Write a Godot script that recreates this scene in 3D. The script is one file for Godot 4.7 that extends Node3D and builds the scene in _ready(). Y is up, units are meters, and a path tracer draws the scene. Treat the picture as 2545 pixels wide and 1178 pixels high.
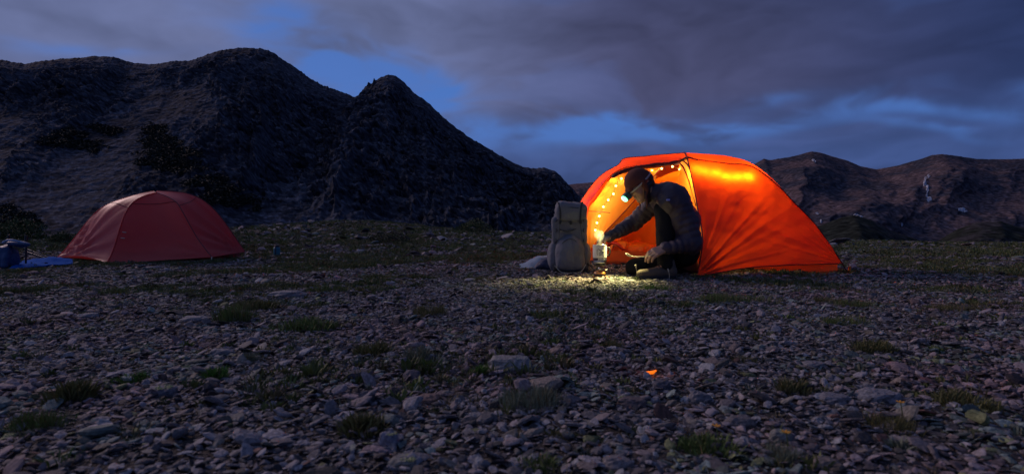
extends Node3D
# Dusk camp on a stony alpine plateau: a lit orange tent with a person cooking, a dark red tent, mountains.
const CAM_H := 0.35        # height of the lens above the camp ground, metres
const LENS := 1400.0       # focal length in pixels of the 2545-wide photograph
const CX := 1272.5
const CY := 589.0

var rng := RandomNumberGenerator.new()
var n_big := FastNoiseLite.new()
var n_mid := FastNoiseLite.new()
var n_fine := FastNoiseLite.new()
var n_ridge := FastNoiseLite.new()
var n_cell := FastNoiseLite.new()
var used := {}
var M := {}
var tex := {}

# ---------------------------------------------------------------- set-up
func _ready():
	rng.seed = 20240611
	set_noise()
	add_camera()
	add_sky()
	add_sun()
	make_materials()
	build_ground()
	build_mountains()
	build_red_tent()
	build_orange_tent()
	build_string_lights()
	build_person()
	build_kitchen()
	build_packs()
	build_rocks()
	build_gravel()
	build_plants()
	build_small_things()

func set_noise():
	var k := 0
	for n in [n_big, n_mid, n_fine, n_ridge]:
		k += 1
		n.seed = 40 + k
		n.noise_type = FastNoiseLite.TYPE_SIMPLEX_SMOOTH
		n.frequency = 1.0
		n.fractal_type = FastNoiseLite.FRACTAL_FBM
		n.fractal_octaves = 4
	n_fine.fractal_octaves = 2
	n_cell.seed = 12
	n_cell.frequency = 1.0
	n_cell.noise_type = FastNoiseLite.TYPE_CELLULAR
	n_cell.cellular_return_type = FastNoiseLite.RETURN_CELL_VALUE
	n_cell.fractal_type = FastNoiseLite.FRACTAL_NONE
	n_ridge.fractal_type = FastNoiseLite.FRACTAL_RIDGED
	n_ridge.fractal_octaves = 5

func add_camera():
	var c := Camera3D.new()
	c.name = "camera"
	add_child(c)
	c.position = Vector3(0, CAM_H, 0)
	c.near = 0.05
	c.far = 9000.0
	var lens := CameraAttributesPhysical.new()
	lens.frustum_focal_length = 28.53
	lens.frustum_focus_distance = 5.0
	lens.frustum_near = 0.05
	lens.frustum_far = 9000.0
	lens.exposure_aperture = 8.0
	c.attributes = lens
	c.fov = 45.62
	c.current = true

func add_sun():
	# the last afterglow in the west (left, beyond the red tent): weak, wide and a little pink
	var s := DirectionalLight3D.new()
	s.name = "afterglow"
	s.light_energy = 0.25
	s.light_color = Color(1.0, 0.86, 0.84)
	s.light_angular_distance = 16.0
	s.shadow_enabled = true
	add_child(s)
	s.look_at_from_position(Vector3(-10, 6.4, -7.5), Vector3.ZERO)

func lin(r: float, g: float, b: float) -> Vector3:
	var c := Color(r / 255.0, g / 255.0, b / 255.0).srgb_to_linear()
	return Vector3(c.r, c.g, c.b)

func add_sky():
	var w := 2560
	var h := 1280
	var data := PackedFloat32Array()
	data.resize(w * h * 3)
	var warp := FastNoiseLite.new()
	warp.seed = 7
	warp.frequency = 1.0
	warp.fractal_octaves = 4
	warp.noise_type = FastNoiseLite.TYPE_SIMPLEX_SMOOTH
	var wisp := FastNoiseLite.new()
	wisp.seed = 19
	wisp.frequency = 1.0
	wisp.fractal_octaves = 5
	wisp.noise_type = FastNoiseLite.TYPE_SIMPLEX_SMOOTH
	# breaks in the cloud: azimuth and height (as the tangent of each, times 1400), half sizes, tilt, strength
	var gaps := [
		[780, 150, 190, 90, 38, 1.0], [960, 225, 240, 90, 28, 1.0], [1140, 285, 210, 62, 18, 1.0], [1360, 314, 230, 26, 5, 1.0],
		[1620, 340, 240, 20, 3, 1.0], [1850, 338, 180, 16, -4, 0.8], [1930, 262, 130, 26, -16, 0.6], [2110, 250, 110, 22, -24, 0.5],
		[2090, 300, 190, 26, -10, 0.6], [2400, 285, 240, 24, 2, 0.75], [2330, 335, 260, 14, 4, 0.45], [90, 128, 210, 22, 6, 0.45],
		[2700, 250, 160, 40, 10, 0.7], [-260, 130, 240, 40, 4, 0.5], [-700, 180, 300, 70, 0, 0.7], [3300, 260, 340, 60, 0, 0.7], [330, 140, 200, 16, -2, 0.5]]
	var blue := lin(72, 110, 178)
	var blue_up := lin(62, 98, 166)
	var c_left := lin(92, 101, 138)
	var c_mid := lin(68, 71, 103)
	var c_right := lin(38, 52, 92)
	var c_low := lin(60, 80, 130)
	var c_top := lin(34, 46, 80)
	for y in h / 2 + 4:
		var el := PI / 2.0 - (y + 0.5) / h * PI
		var ce := cos(el)
		var se := sin(el)
		for x in w:
			var az := (x + 0.5) / w * TAU
			if az > PI:
				az -= TAU
			var d := Vector3(sin(az) * ce, se, -cos(az) * ce)
			var w1 := warp.get_noise_3d(d.x * 2.2, d.y * 7.0, d.z * 2.2)
			var w2 := warp.get_noise_3d(d.x * 2.2 + 9.0, d.y * 7.0, d.z * 2.2 - 5.0)
			var q := Vector3(d.x + 0.08 * w1, d.y + 0.06 * w2, d.z + 0.05 * w1)
			var n1 := wisp.get_noise_3d(q.x * 3.0, q.y * 7.5, q.z * 3.0)
			var n2 := wisp.get_noise_3d(q.x * 8.0 + 3.0, q.y * 22.0, q.z * 8.0)
			var front := smoothstep(-0.05, 0.35, -d.z)
			var cover := 1.0
			var px := 0.0
			var py := 0.0
			if front > 0.0:
				px = CX + LENS * d.x / maxf(-d.z, 0.12) + 95.0 * w1 + 30.0 * n2
				py = CY - LENS * d.y / maxf(-d.z, 0.12) + 34.0 * w2 + 26.0 * n1 + 12.0 * n2
				var open := 0.0
				for g in gaps:
					var dx: float = px - g[0]
					var dy: float = py - g[1]
					if absf(dx) > g[2] * 2.6 or absf(dy) > 420.0:
						continue
					var t: float = deg_to_rad(g[4])
					var a: float = (dx * cos(t) + dy * sin(t)) / g[2]
					var b: float = (-dx * sin(t) + dy * cos(t)) / g[3]
					open += g[5] * exp(-(a * a + b * b) * 0.9) * (1.0 - open)
				open = smoothstep(0.05, 1.15, open * (0.95 + 0.9 * n1 + 0.7 * n2)) * 0.9
				cover = 1.0 - open * front
			var wide := smoothstep(0.16, 0.5, n1 + 0.35 * w1) * (1.0 - front * 0.85) * 0.8
			cover = clampf(cover - wide, 0.0, 1.0)
			# cloud colour: paler lavender towards the last light at the left, navy to the right
			var side := clampf(0.5 - 0.62 * sin(az - 0.25), 0.0, 1.0)
			if cos(az) < 0.0:
				side = 0.5 - 0.62 * sin(az - 0.25)
				side = clampf(side, 0.18, 0.82)
			var col: Vector3
			if side > 0.5:
				col = c_mid.lerp(c_left, smoothstep(0.5, 0.82, side))
			else:
				col = c_right.lerp(c_mid, smoothstep(0.14, 0.5, side))
			col = col.lerp(c_low, smoothstep(0.24, 0.12, se + 0.03 * n1) * 0.85)
			col = col.lerp(c_top, smoothstep(0.26, 0.5, se) * smoothstep(0.85, 0.25, side) * 0.85)
			col *= 1.0 + 0.30 * n1 + 0.20 * n2 + 0.26 * w1
			var air := blue.lerp(blue_up, smoothstep(0.1, 0.55, se)) * lerpf(0.86, 1.06, side)
			col = air.lerp(col, cover)
			var i := (y * w + x) * 3
			data[i] = col.x
			data[i + 1] = col.y
			data[i + 2] = col.z
	var low := lin(40, 46, 66)
	for y in range(h / 2 + 4, h):
		for x in w:
			var i := (y * w + x) * 3
			data[i] = low.x
			data[i + 1] = low.y
			data[i + 2] = low.z
	var im := Image.create_from_data(w, h, false, Image.FORMAT_RGBF, data.to_byte_array())
	var pano := PanoramaSkyMaterial.new()
	pano.panorama = ImageTexture.create_from_image(im)
	var sky := Sky.new()
	sky.sky_material = pano
	var e := Environment.new()
	e.background_mode = Environment.BG_SKY
	e.sky = sky
	e.background_energy_multiplier = 1.0
	e.tonemap_mode = Environment.TONE_MAPPER_LINEAR
	e.tonemap_exposure = 1.2
	e.sdfgi_enabled = true
	e.ssao_enabled = true
	e.ssil_enabled = true
	e.volumetric_fog_enabled = true
	e.volumetric_fog_density = 0.0
	var we := WorldEnvironment.new()
	we.name = "environment"
	we.environment = e
	add_child(we)

# ---------------------------------------------------------------- materials
func grain_texture(size: int, freq: float, lo: float, hi: float, oct: int, seed_: int, power := 1.0) -> ImageTexture:
	var n := FastNoiseLite.new()
	n.seed = seed_
	n.frequency = freq / size
	n.fractal_octaves = oct
	n.noise_type = FastNoiseLite.TYPE_SIMPLEX_SMOOTH
	var im := n.get_seamless_image(size, size, false, false, 0.2)
	im.convert(Image.FORMAT_L8)
	var b := im.get_data()
	var s := Image.create(size, size, false, Image.FORMAT_L8)
	var o := PackedByteArray()
	o.resize(b.size())
	for i in b.size():
		o[i] = int(255.0 * clampf(lerpf(lo, hi, pow(b[i] / 255.0, power)), 0.0, 1.0))
	s = Image.create_from_data(size, size, false, Image.FORMAT_L8, o)
	return ImageTexture.create_from_image(s)

func mat(called: String, r: float, g: float, b: float, rough := 0.8, metal := 0.0) -> StandardMaterial3D:
	var m := StandardMaterial3D.new()
	m.resource_name = called
	m.albedo_color = Color(r, g, b).linear_to_srgb()
	m.roughness = rough
	m.metallic = metal
	M[called] = m
	return m

func textured(m: StandardMaterial3D, t: Texture2D, scale: float, world := false, bump := 0.0, bt: Texture2D = null) -> StandardMaterial3D:
	m.albedo_texture = t
	m.uv1_triplanar = true
	m.uv1_world_triplanar = world
	m.uv1_scale = Vector3.ONE * scale
	if bump > 0.0:
		m.heightmap_enabled = true
		m.heightmap_texture = bt if bt else t
		m.heightmap_scale = bump
	return m

func fabric(called: String, r: float, g: float, b: float, br: float, bg: float, bb: float, rough := 0.5) -> StandardMaterial3D:
	var m := mat(called, r, g, b, rough)
	m.backlight_enabled = true
	m.backlight = Color(br, bg, bb).linear_to_srgb()
	return m

func make_materials():
	tex.grain = grain_texture(256, 14.0, 0.45, 1.0, 5, 3)
	tex.speck = grain_texture(256, 40.0, 0.35, 1.0, 3, 5, 0.8)
	tex.patch = grain_texture(512, 7.0, 0.3, 1.0, 6, 8)
	tex.weave = grain_texture(256, 90.0, 0.75, 1.0, 2, 11)
	textured(mat("soil", 0.085, 0.068, 0.060, 0.95), tex.speck, 3.1, true, 1.2)
	for k in ["stone", "gravel"]:
		var s := textured(mat(k, 1, 1, 1, 0.82), tex.grain, 9.0, true, 0.25)
		s.vertex_color_use_as_albedo = true
	var mt := textured(mat("mountain", 1, 1, 1, 0.95), tex.patch, 0.035, true, 0.0)
	mt.vertex_color_use_as_albedo = true
	var mf := textured(mat("far_mountain", 1, 1, 1, 0.95), tex.patch, 0.006, true, 0.0)
	mf.vertex_color_use_as_albedo = true
	mt.metallic_specular = 0.08
	mf.metallic_specular = 0.08
	mat("snow", 0.50, 0.53, 0.60, 0.8)
	var g := mat("grass", 1, 1, 1, 0.75)
	g.vertex_color_use_as_albedo = true
	g.backlight_enabled = true
	g.backlight = Color(0.06, 0.08, 0.02).linear_to_srgb()
	var bsh := mat("bush_leaf", 1, 1, 1, 0.8)
	bsh.vertex_color_use_as_albedo = true
	mat("bark", 0.07, 0.05, 0.04, 0.9)
	fabric("fly_orange", 0.58, 0.045, 0.006, 1.0, 0.095, 0.002, 0.55)
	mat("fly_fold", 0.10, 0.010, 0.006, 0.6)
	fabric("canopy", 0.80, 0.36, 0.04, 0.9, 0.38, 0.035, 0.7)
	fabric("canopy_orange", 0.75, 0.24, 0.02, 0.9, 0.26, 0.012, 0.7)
	fabric("mesh_door", 0.34, 0.15, 0.02, 0.35, 0.16, 0.02, 0.8)
	fabric("floor_orange", 0.66, 0.17, 0.03, 0.45, 0.1, 0.01, 0.6)
	fabric("fly_red", 0.74, 0.085, 0.072, 0.62, 0.06, 0.045, 0.45)
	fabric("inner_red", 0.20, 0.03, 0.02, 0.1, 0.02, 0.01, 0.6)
	mat("piping", 0.16, 0.012, 0.008, 0.6)
	mat("piping_red", 0.22, 0.03, 0.03, 0.6)
	mat("pole", 0.05, 0.045, 0.05, 0.35, 0.6)
	mat("peg", 0.75, 0.22, 0.03, 0.4)
	mat("cord_light", 0.6, 0.55, 0.42, 0.7)
	var bulb := mat("bulb", 1.0, 0.8, 0.5, 0.4)
	bulb.emission_enabled = true
	bulb.emission = Color(1.0, 0.72, 0.34)
	bulb.emission_energy_multiplier = 14.0
	mat("wire", 0.25, 0.13, 0.05, 0.5)
	textured(mat("jacket", 0.085, 0.058, 0.082, 0.6), tex.weave, 30.0)
	textured(mat("trousers", 0.030, 0.029, 0.030, 0.85), tex.weave, 30.0)
	M.trousers.metallic_specular = 0.15
	mat("skin", 0.42, 0.24, 0.17, 0.55)
	textured(mat("knit", 0.20, 0.055, 0.035, 0.9), tex.weave, 12.0, false, 0.4)
	mat("hair", 0.05, 0.022, 0.014, 0.5)
	textured(mat("shoe", 0.30, 0.22, 0.16, 0.75), tex.grain, 14.0)
	mat("sole", 0.035, 0.034, 0.036, 0.8)
	mat("lace", 0.42, 0.2, 0.12, 0.8)
	mat("strap", 0.5, 0.47, 0.45, 0.6)
	mat("lamp_body", 0.03, 0.11, 0.07, 0.4)
	var lens := mat("lamp_lens", 0.8, 1.0, 0.9, 0.3)
	lens.emission_enabled = true
	lens.emission = Color(0.50, 1.0, 0.72)
	lens.emission_energy_multiplier = 2.4
	mat("badge", 0.45, 0.42, 0.85, 0.5)
	mat("pot_shell", 0.68, 0.66, 0.60, 0.55)
	mat("pot_mark", 0.17, 0.165, 0.15, 0.6)
	mat("pot_band", 0.035, 0.033, 0.06, 0.5)
	mat("lettering", 0.85, 0.85, 0.9, 0.5)
	mat("steel", 0.55, 0.54, 0.52, 0.28, 1.0)
	mat("black_plastic", 0.02, 0.02, 0.022, 0.45)
	mat("canister", 0.55, 0.22, 0.05, 0.35)
	mat("spoon", 0.5, 0.47, 0.36, 0.5)
	textured(mat("pack", 0.23, 0.24, 0.27, 0.85), tex.weave, 20.0, false, 0.15)
	textured(mat("pack_dark", 0.09, 0.09, 0.085, 0.8), tex.weave, 20.0)
	mat("webbing", 0.05, 0.05, 0.05, 0.8)
	fabric("sleeping_bag", 0.72, 0.17, 0.012, 0.4, 0.09, 0.005, 0.5)
	mat("bag_lining", 0.42, 0.02, 0.012, 0.6)
	fabric("blue_sheet", 0.004, 0.12, 0.50, 0.004, 0.06, 0.2, 0.9)
	M.blue_sheet.metallic_specular = 0.1
	mat("blue_pack", 0.014, 0.06, 0.18, 0.6)
	mat("blue_pale", 0.22, 0.38, 0.62, 0.5)
	mat("pale_sheet", 0.20, 0.28, 0.36, 0.7)
	mat("navy", 0.035, 0.045, 0.09, 0.7)
	mat("teal", 0.02, 0.20, 0.27, 0.4)
	mat("petal", 0.75, 0.33, 0.02, 0.6)
	mat("seed_head", 0.55, 0.5, 0.4, 0.8)
	mat("lichen_green", 0.42, 0.46, 0.20, 0.95)
	mat("lichen_pale", 0.36, 0.44, 0.38, 0.95)
	var em := mat("ember", 0.9, 0.25, 0.03, 0.5)
	em.emission_enabled = true
	em.emission = Color(1.0, 0.46, 0.06)
	em.emission_energy_multiplier = 0.9

# ---------------------------------------------------------------- scene helpers
func numbered(called: String) -> String:
	var k: int = used.get(called, 0)
	used[called] = k + 1
	return called if k == 0 else "%s_%03d" % [called, k]

func tag(o: Node3D, label: String, category := "", group := "", kind := "") -> Node3D:
	if label: o.set_meta("label", label)
	if category: o.set_meta("category", category)
	if group: o.set_meta("group", group)
	if kind: o.set_meta("kind", kind)
	return o

func thing(called: String, where: Vector3, label: String, category: String, group := "") -> Node3D:
	var o := Node3D.new()
	o.name = numbered(called)
	add_child(o, true)
	o.position = where
	tag(o, label, category, group)
	return o

# a mesh given in world coordinates becomes a part of its thing
func part(called: String, mesh: Mesh, material: Material, parent: Node3D) -> MeshInstance3D:
	var o := MeshInstance3D.new()
	o.name = numbered(called) if parent == self else called
	o.mesh = mesh
	if material: o.material_override = material
	parent.add_child(o, true)
	if parent != self:
		var p := parent
		var off := Vector3.ZERO
		while p != self and p != null:
			off += p.position
			p = p.get_parent() as Node3D
		o.position = -off
	return o

# a mesh given in its own coordinates, set down at a place
func piece(called: String, mesh: Mesh, material: Material, parent: Node3D, xf := Transform3D()) -> MeshInstance3D:
	var o := MeshInstance3D.new()
	o.name = numbered(called) if parent == self else called
	o.mesh = mesh
	if material: o.material_override = material
	parent.add_child(o, true)
	o.transform = xf
	return o

func at(px: float, py: float, d: float) -> Vector3:
	return Vector3((px - CX) / LENS * d, CAM_H - (py - CY) / LENS * d, -d)

func pts(list: Array) -> PackedVector3Array:
	var o := PackedVector3Array()
	for p in list:
		o.append(at(p[0], p[1], p[2]))
	return o

var crest_x := PackedFloat32Array([-60, -25.4, -21.4, -17.4, -13.4, -10.4, -8.0, -5.4, -3.4, 0.5, 3.4, 12.5, 16.5, 25.5, 60])
var crest_h := PackedFloat32Array([0.3, 0.3, 0.38, 0.5, 0.75, 0.98, 1.17, 0.98, 0.77, 0.55, 0.47, 0.18, 0.12, -0.12, -0.4])

func lookup(xs: PackedFloat32Array, ys: PackedFloat32Array, x: float) -> float:
	if x <= xs[0]:
		return ys[0]
	for i in xs.size() - 1:
		if x < xs[i + 1]:
			var t := (x - xs[i]) / (xs[i + 1] - xs[i])
			return lerpf(ys[i], ys[i + 1], t * t * (3.0 - 2.0 * t))
	return ys[ys.size() - 1]

func ground_y(x: float, z: float) -> float:
	var d := -z
	var t := pow(clampf((d - 6.0) / 22.0, 0.0, 1.0), 1.12)
	var h := lookup(crest_x, crest_h, x) * t
	h += 0.065 * smoothstep(4.7, 5.7, d) * smoothstep(-2.2, 0.2, x) * smoothstep(2.9, 1.1, x) * (1.0 - smoothstep(7.0, 11.0, d))
	h -= 0.03 * smoothstep(-1.5, -5.0, x) * smoothstep(3.0, 7.0, d) * (1.0 - t)
	h += 0.018 * n_mid.get_noise_2d(x * 0.55, z * 0.55) * smoothstep(0.5, 2.0, d + absf(x))
	h += 0.007 * n_mid.get_noise_2d(x * 2.1 + 40.0, z * 2.1)
	h += 0.07 * n_big.get_noise_2d(x * 0.25, z * 0.25) * smoothstep(9.0, 16.0, d)
	if d > 28.0 or absf(x) > 60.0 or d < -20.0:
		var out := maxf(maxf(d - 28.0, absf(x) - 60.0), maxf(-20.0 - d, 0.0))
		h -= 0.002 * out * out if out < 60.0 else 7.2 + 0.24 * (out - 60.0) if out < 220.0 else 45.6
	return h

# the ground point seen at that pixel
func gp(px: float, py: float) -> Vector3:
	var d := 5.0
	var h := 0.0
	for i in 40:
		var want := (CAM_H - h) * LENS / (py - CY)
		d = lerpf(d, clampf(want, 0.3, 60.0), 0.4)
		h = ground_y((px - CX) / LENS * d, -d)
	return Vector3((px - CX) / LENS * d, h, -d)

func on_ground(p: Vector3) -> Vector3:
	return Vector3(p.x, ground_y(p.x, p.z), p.z)

# ---------------------------------------------------------------- mesh helpers
func mesh_from(v: PackedVector3Array, idx: PackedInt32Array, smooth := true, cols := PackedColorArray()) -> ArrayMesh:
	var a := []
	a.resize(Mesh.ARRAY_MAX)
	a[Mesh.ARRAY_VERTEX] = v
	a[Mesh.ARRAY_INDEX] = idx
	if cols.size():
		a[Mesh.ARRAY_COLOR] = cols
	if smooth:
		var nrm := PackedVector3Array()
		nrm.resize(v.size())
		for i in range(0, idx.size(), 3):
			var p := v[idx[i]]
			var n := (v[idx[i + 2]] - p).cross(v[idx[i + 1]] - p)
			nrm[idx[i]] += n
			nrm[idx[i + 1]] += n
			nrm[idx[i + 2]] += n
		for i in nrm.size():
			nrm[i] = nrm[i].normalized() if nrm[i].length_squared() > 1e-20 else Vector3.UP
		a[Mesh.ARRAY_NORMAL] = nrm
	var m := ArrayMesh.new()
	m.add_surface_from_arrays(Mesh.PRIMITIVE_TRIANGLES, a)
	return m

func catmull(p: PackedVector3Array, t: float) -> Vector3:
	var n := p.size() - 1
	var f := clampf(t, 0.0, 1.0) * n
	var i := mini(int(f), n - 1)
	var u := f - i
	var a := p[maxi(i - 1, 0)]
	var b := p[i]
	var c := p[i + 1]
	var d := p[mini(i + 2, n)]
	return b.cubic_interpolate(c, a, d, u)

func resample(p: PackedVector3Array, n: int) -> PackedVector3Array:
	var o := PackedVector3Array()
	for i in n:
		o.append(catmull(p, i / float(n - 1)))
	return o

# a sheet through several curves; result[v][u]
func loft(curves: Array, nu: int, nv: int) -> Array:
	var rs := []
	for c in curves:
		rs.append(resample(c, nu))
	var g := []
	for v in nv:
		var row := PackedVector3Array()
		for u in nu:
			var col := PackedVector3Array()
			for r in rs:
				col.append(r[u])
			row.append(catmull(col, v / float(nv - 1)))
		g.append(row)
	return g

func grid_mesh(g: Array, smooth := true, closed := false) -> ArrayMesh:
	var v := PackedVector3Array()
	var idx := PackedInt32Array()
	var nu: int = g[0].size()
	for r in g:
		v.append_array(r)
	for y in g.size() - 1:
		for x in nu - (0 if closed else 1):
			var x2 := (x + 1) % nu
			var a := y * nu + x
			var b := y * nu + x2
			var c := (y + 1) * nu + x
			var d := (y + 1) * nu + x2
			idx.append_array([a, b, c, b, d, c])
	return mesh_from(v, idx, smooth)

func normals_of(g: Array) -> Array:
	var o := []
	for y in g.size():
		var row := PackedVector3Array()
		for x in g[y].size():
			var du: Vector3 = g[y][mini(x + 1, g[y].size() - 1)] - g[y][maxi(x - 1, 0)]
			var dv: Vector3 = g[mini(y + 1, g.size() - 1)][x] - g[maxi(y - 1, 0)][x]
			row.append(du.cross(dv).normalized())
		o.append(row)
	return o

func tube(p: PackedVector3Array, r0: float, r1 := -1.0, sides := 8, steps := 0, flat := 1.0) -> ArrayMesh:
	if r1 < 0.0:
		r1 = r0
	var q := resample(p, steps) if steps else p
	var g := []
	var side := Vector3.ZERO
	for i in q.size():
		var dir := (q[mini(i + 1, q.size() - 1)] - q[maxi(i - 1, 0)]).normalized()
		if side == Vector3.ZERO:
			side = dir.cross(Vector3.UP if absf(dir.y) < 0.9 else Vector3.RIGHT).normalized()
		side = (side - dir * side.dot(dir)).normalized()
		var up := side.cross(dir)
		var r := lerpf(r0, r1, i / float(q.size() - 1))
		if i == 0 or i == q.size() - 1:
			var cap := PackedVector3Array()
			for s in sides:
				cap.append(q[i])
			if i == 0:
				g.append(cap)
		var ring := PackedVector3Array()
		for s in sides:
			var a := TAU * s / sides
			ring.append(q[i] + (side * cos(a) + up * sin(a) * flat) * r)
		g.append(ring)
		if i == q.size() - 1:
			var cap2 := PackedVector3Array()
			for s in sides:
				cap2.append(q[i])
			g.append(cap2)
	return grid_mesh(g, true, true)

# a body turned about the y axis; profile is [radius, height] from bottom to top
func lathe(profile: Array, sides := 28) -> ArrayMesh:
	var g := []
	for p in profile:
		var ring := PackedVector3Array()
		for s in sides:
			var a := TAU * s / sides
			ring.append(Vector3(cos(a) * p[0], p[1], sin(a) * p[0]))
		g.append(ring)
	return grid_mesh(g, true, true)

func seam(g: Array, v: int, r: float, u0 := 0, u1 := -1) -> ArrayMesh:
	var p := PackedVector3Array()
	for u in range(u0, (g[v].size() if u1 < 0 else u1)):
		p.append(g[v][u])
	return tube(p, r, r, 6)

func rim(g: Array, u: int, r: float, v0 := 0, v1 := -1) -> ArrayMesh:
	var p := PackedVector3Array()
	for v in range(v0, (g.size() if v1 < 0 else v1)):
		p.append(g[v][u])
	return tube(p, r, r, 6)

# ---- soft bodies: a distance field on a grid, meshed as surface nets
class Field:
	var lo: Vector3
	var n: Vector3i
	var c: float
	var f: PackedFloat32Array

func field(lo: Vector3, hi: Vector3, c: float) -> Field:
	var F := Field.new()
	F.lo = lo
	F.c = c
	F.n = Vector3i(((hi - lo) / c).ceil()) + Vector3i.ONE
	F.f = PackedFloat32Array()
	F.f.resize(F.n.x * F.n.y * F.n.z)
	F.f.fill(1000.0)
	return F

func span(F: Field, lo: Vector3, hi: Vector3, grow: float) -> Array:
	var a := Vector3i(((lo - Vector3.ONE * grow - F.lo) / F.c).floor()).clamp(Vector3i.ZERO, F.n - Vector3i.ONE)
	var b := Vector3i(((hi + Vector3.ONE * grow - F.lo) / F.c).ceil()).clamp(Vector3i.ZERO, F.n - Vector3i.ONE)
	return [a, b]

func bone(F: Field, a: Vector3, b: Vector3, ra: float, rb: float, k := 0.03, puff := 0.0, pitch := 0.05):
	var r := maxf(ra, rb) + puff
	var s := span(F, Vector3(minf(a.x, b.x), minf(a.y, b.y), minf(a.z, b.z)), Vector3(maxf(a.x, b.x), maxf(a.y, b.y), maxf(a.z, b.z)), r + k + 3.0 * F.c)
	var ab := b - a
	var L2 := maxf(ab.length_squared(), 1e-9)
	var L := sqrt(L2)
	for z in range(s[0].z, s[1].z + 1):
		for y in range(s[0].y, s[1].y + 1):
			var row := (z * F.n.y + y) * F.n.x
			for x in range(s[0].x, s[1].x + 1):
				var p := F.lo + Vector3(x, y, z) * F.c
				var t := clampf((p - a).dot(ab) / L2, 0.0, 1.0)
				var d := p.distance_to(a + ab * t) - lerpf(ra, rb, t)
				if puff > 0.0:
					d -= puff * (absf(sin(t * L / pitch * PI)) - 0.5)
				var o := F.f[row + x]
				var h := clampf(0.5 + 0.5 * (d - o) / k, 0.0, 1.0)
				F.f[row + x] = lerpf(d, o, h) - k * h * (1.0 - h)

# rounded box (or, with round_ near the half size, a pillow) at a transform
func block(F: Field, xf: Transform3D, half: Vector3, round_: float, k := 0.02, carve := false):
	var r := half.length()
	var s := span(F, xf.origin, xf.origin, r + k + 3.0 * F.c)
	var inv := xf.affine_inverse()
	for z in range(s[0].z, s[1].z + 1):
		for y in range(s[0].y, s[1].y + 1):
			var row := (z * F.n.y + y) * F.n.x
			for x in range(s[0].x, s[1].x + 1):
				var p := (inv * (F.lo + Vector3(x, y, z) * F.c)).abs() - half + Vector3.ONE * round_
				var d := p.max(Vector3.ZERO).length() + minf(maxf(p.x, maxf(p.y, p.z)), 0.0) - round_
				var o := F.f[row + x]
				if carve:
					F.f[row + x] = maxf(o, -d)
				else:
					var h := clampf(0.5 + 0.5 * (d - o) / k, 0.0, 1.0)
					F.f[row + x] = lerpf(d, o, h) - k * h * (1.0 - h)

func egg(F: Field, xf: Transform3D, radii: Vector3, k := 0.02):
	var s := span(F, xf.origin, xf.origin, maxf(radii.x, maxf(radii.y, radii.z)) + k + 3.0 * F.c)
	var inv := xf.affine_inverse()
	var least := minf(radii.x, minf(radii.y, radii.z))
	for z in range(s[0].z, s[1].z + 1):
		for y in range(s[0].y, s[1].y + 1):
			var row := (z * F.n.y + y) * F.n.x
			for x in range(s[0].x, s[1].x + 1):
				var p := (inv * (F.lo + Vector3(x, y, z) * F.c)) / radii
				var d := (p.length() - 1.0) * least
				var o := F.f[row + x]
				var h := clampf(0.5 + 0.5 * (d - o) / k, 0.0, 1.0)
				F.f[row + x] = lerpf(d, o, h) - k * h * (1.0 - h)

func cut_below(F: Field, point: Vector3, normal: Vector3):
	for z in F.n.z:
		for y in F.n.y:
			var row := (z * F.n.y + y) * F.n.x
			for x in F.n.x:
				if F.f[row + x] < 100.0:
					F.f[row + x] = maxf(F.f[row + x], -(F.lo + Vector3(x, y, z) * F.c - point).dot(normal))

# appends the surface to v, idx
func skin_of(F: Field, v: PackedVector3Array, idx: PackedInt32Array):
	var nx := F.n.x
	var ny := F.n.y
	var nz := F.n.z
	var cell := {}
	var off := [0, 1, nx, nx + 1, nx * ny, nx * ny + 1, nx * ny + nx, nx * ny + nx + 1]
	var corner := [Vector3(0, 0, 0), Vector3(1, 0, 0), Vector3(0, 1, 0), Vector3(1, 1, 0), Vector3(0, 0, 1), Vector3(1, 0, 1), Vector3(0, 1, 1), Vector3(1, 1, 1)]
	var edges := [[0, 1], [2, 3], [4, 5], [6, 7], [0, 2], [1, 3], [4, 6], [5, 7], [0, 4], [1, 5], [2, 6], [3, 7]]
	var lim := F.c * 3.0
	var live := PackedInt32Array()
	for z in nz - 1:
		for y in ny - 1:
			var row := (z * ny + y) * nx
			for x in nx - 1:
				var i := row + x
				if absf(F.f[i]) > lim:
					continue
				var m := 0
				for c in 8:
					if F.f[i + off[c]] < 0.0:
						m += 1
				if m == 0 or m == 8:
					continue
				var sum := Vector3.ZERO
				var cnt := 0
				for e in edges:
					var fa := F.f[i + off[e[0]]]
					var fb := F.f[i + off[e[1]]]
					if (fa < 0.0) != (fb < 0.0):
						sum += (corner[e[0]] as Vector3).lerp(corner[e[1]], fa / (fa - fb))
						cnt += 1
				cell[i] = v.size()
				v.append(F.lo + (Vector3(x, y, z) + sum / cnt) * F.c)
				live.append(i)
	var sx := 1
	var sy := nx
	var sz := nx * ny
	for i in live:
		var a := F.f[i]
		for ax in 3:
			var e: int = [sx, sy, sz][ax]
			var p: int = [sy, sz, sx][ax]
			var q: int = [sz, sx, sy][ax]
			var b := F.f[i + e]
			if (a < 0.0) == (b < 0.0):
				continue
			if not (cell.has(i - p) and cell.has(i - q) and cell.has(i - p - q)):
				continue
			var v0: int = cell[i]
			var v1: int = cell[i - p]
			var v2: int = cell[i - p - q]
			var v3: int = cell[i - q]
			if a < 0.0:
				idx.append_array([v0, v2, v1, v0, v3, v2])
			else:
				idx.append_array([v0, v1, v2, v0, v2, v3])

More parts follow.
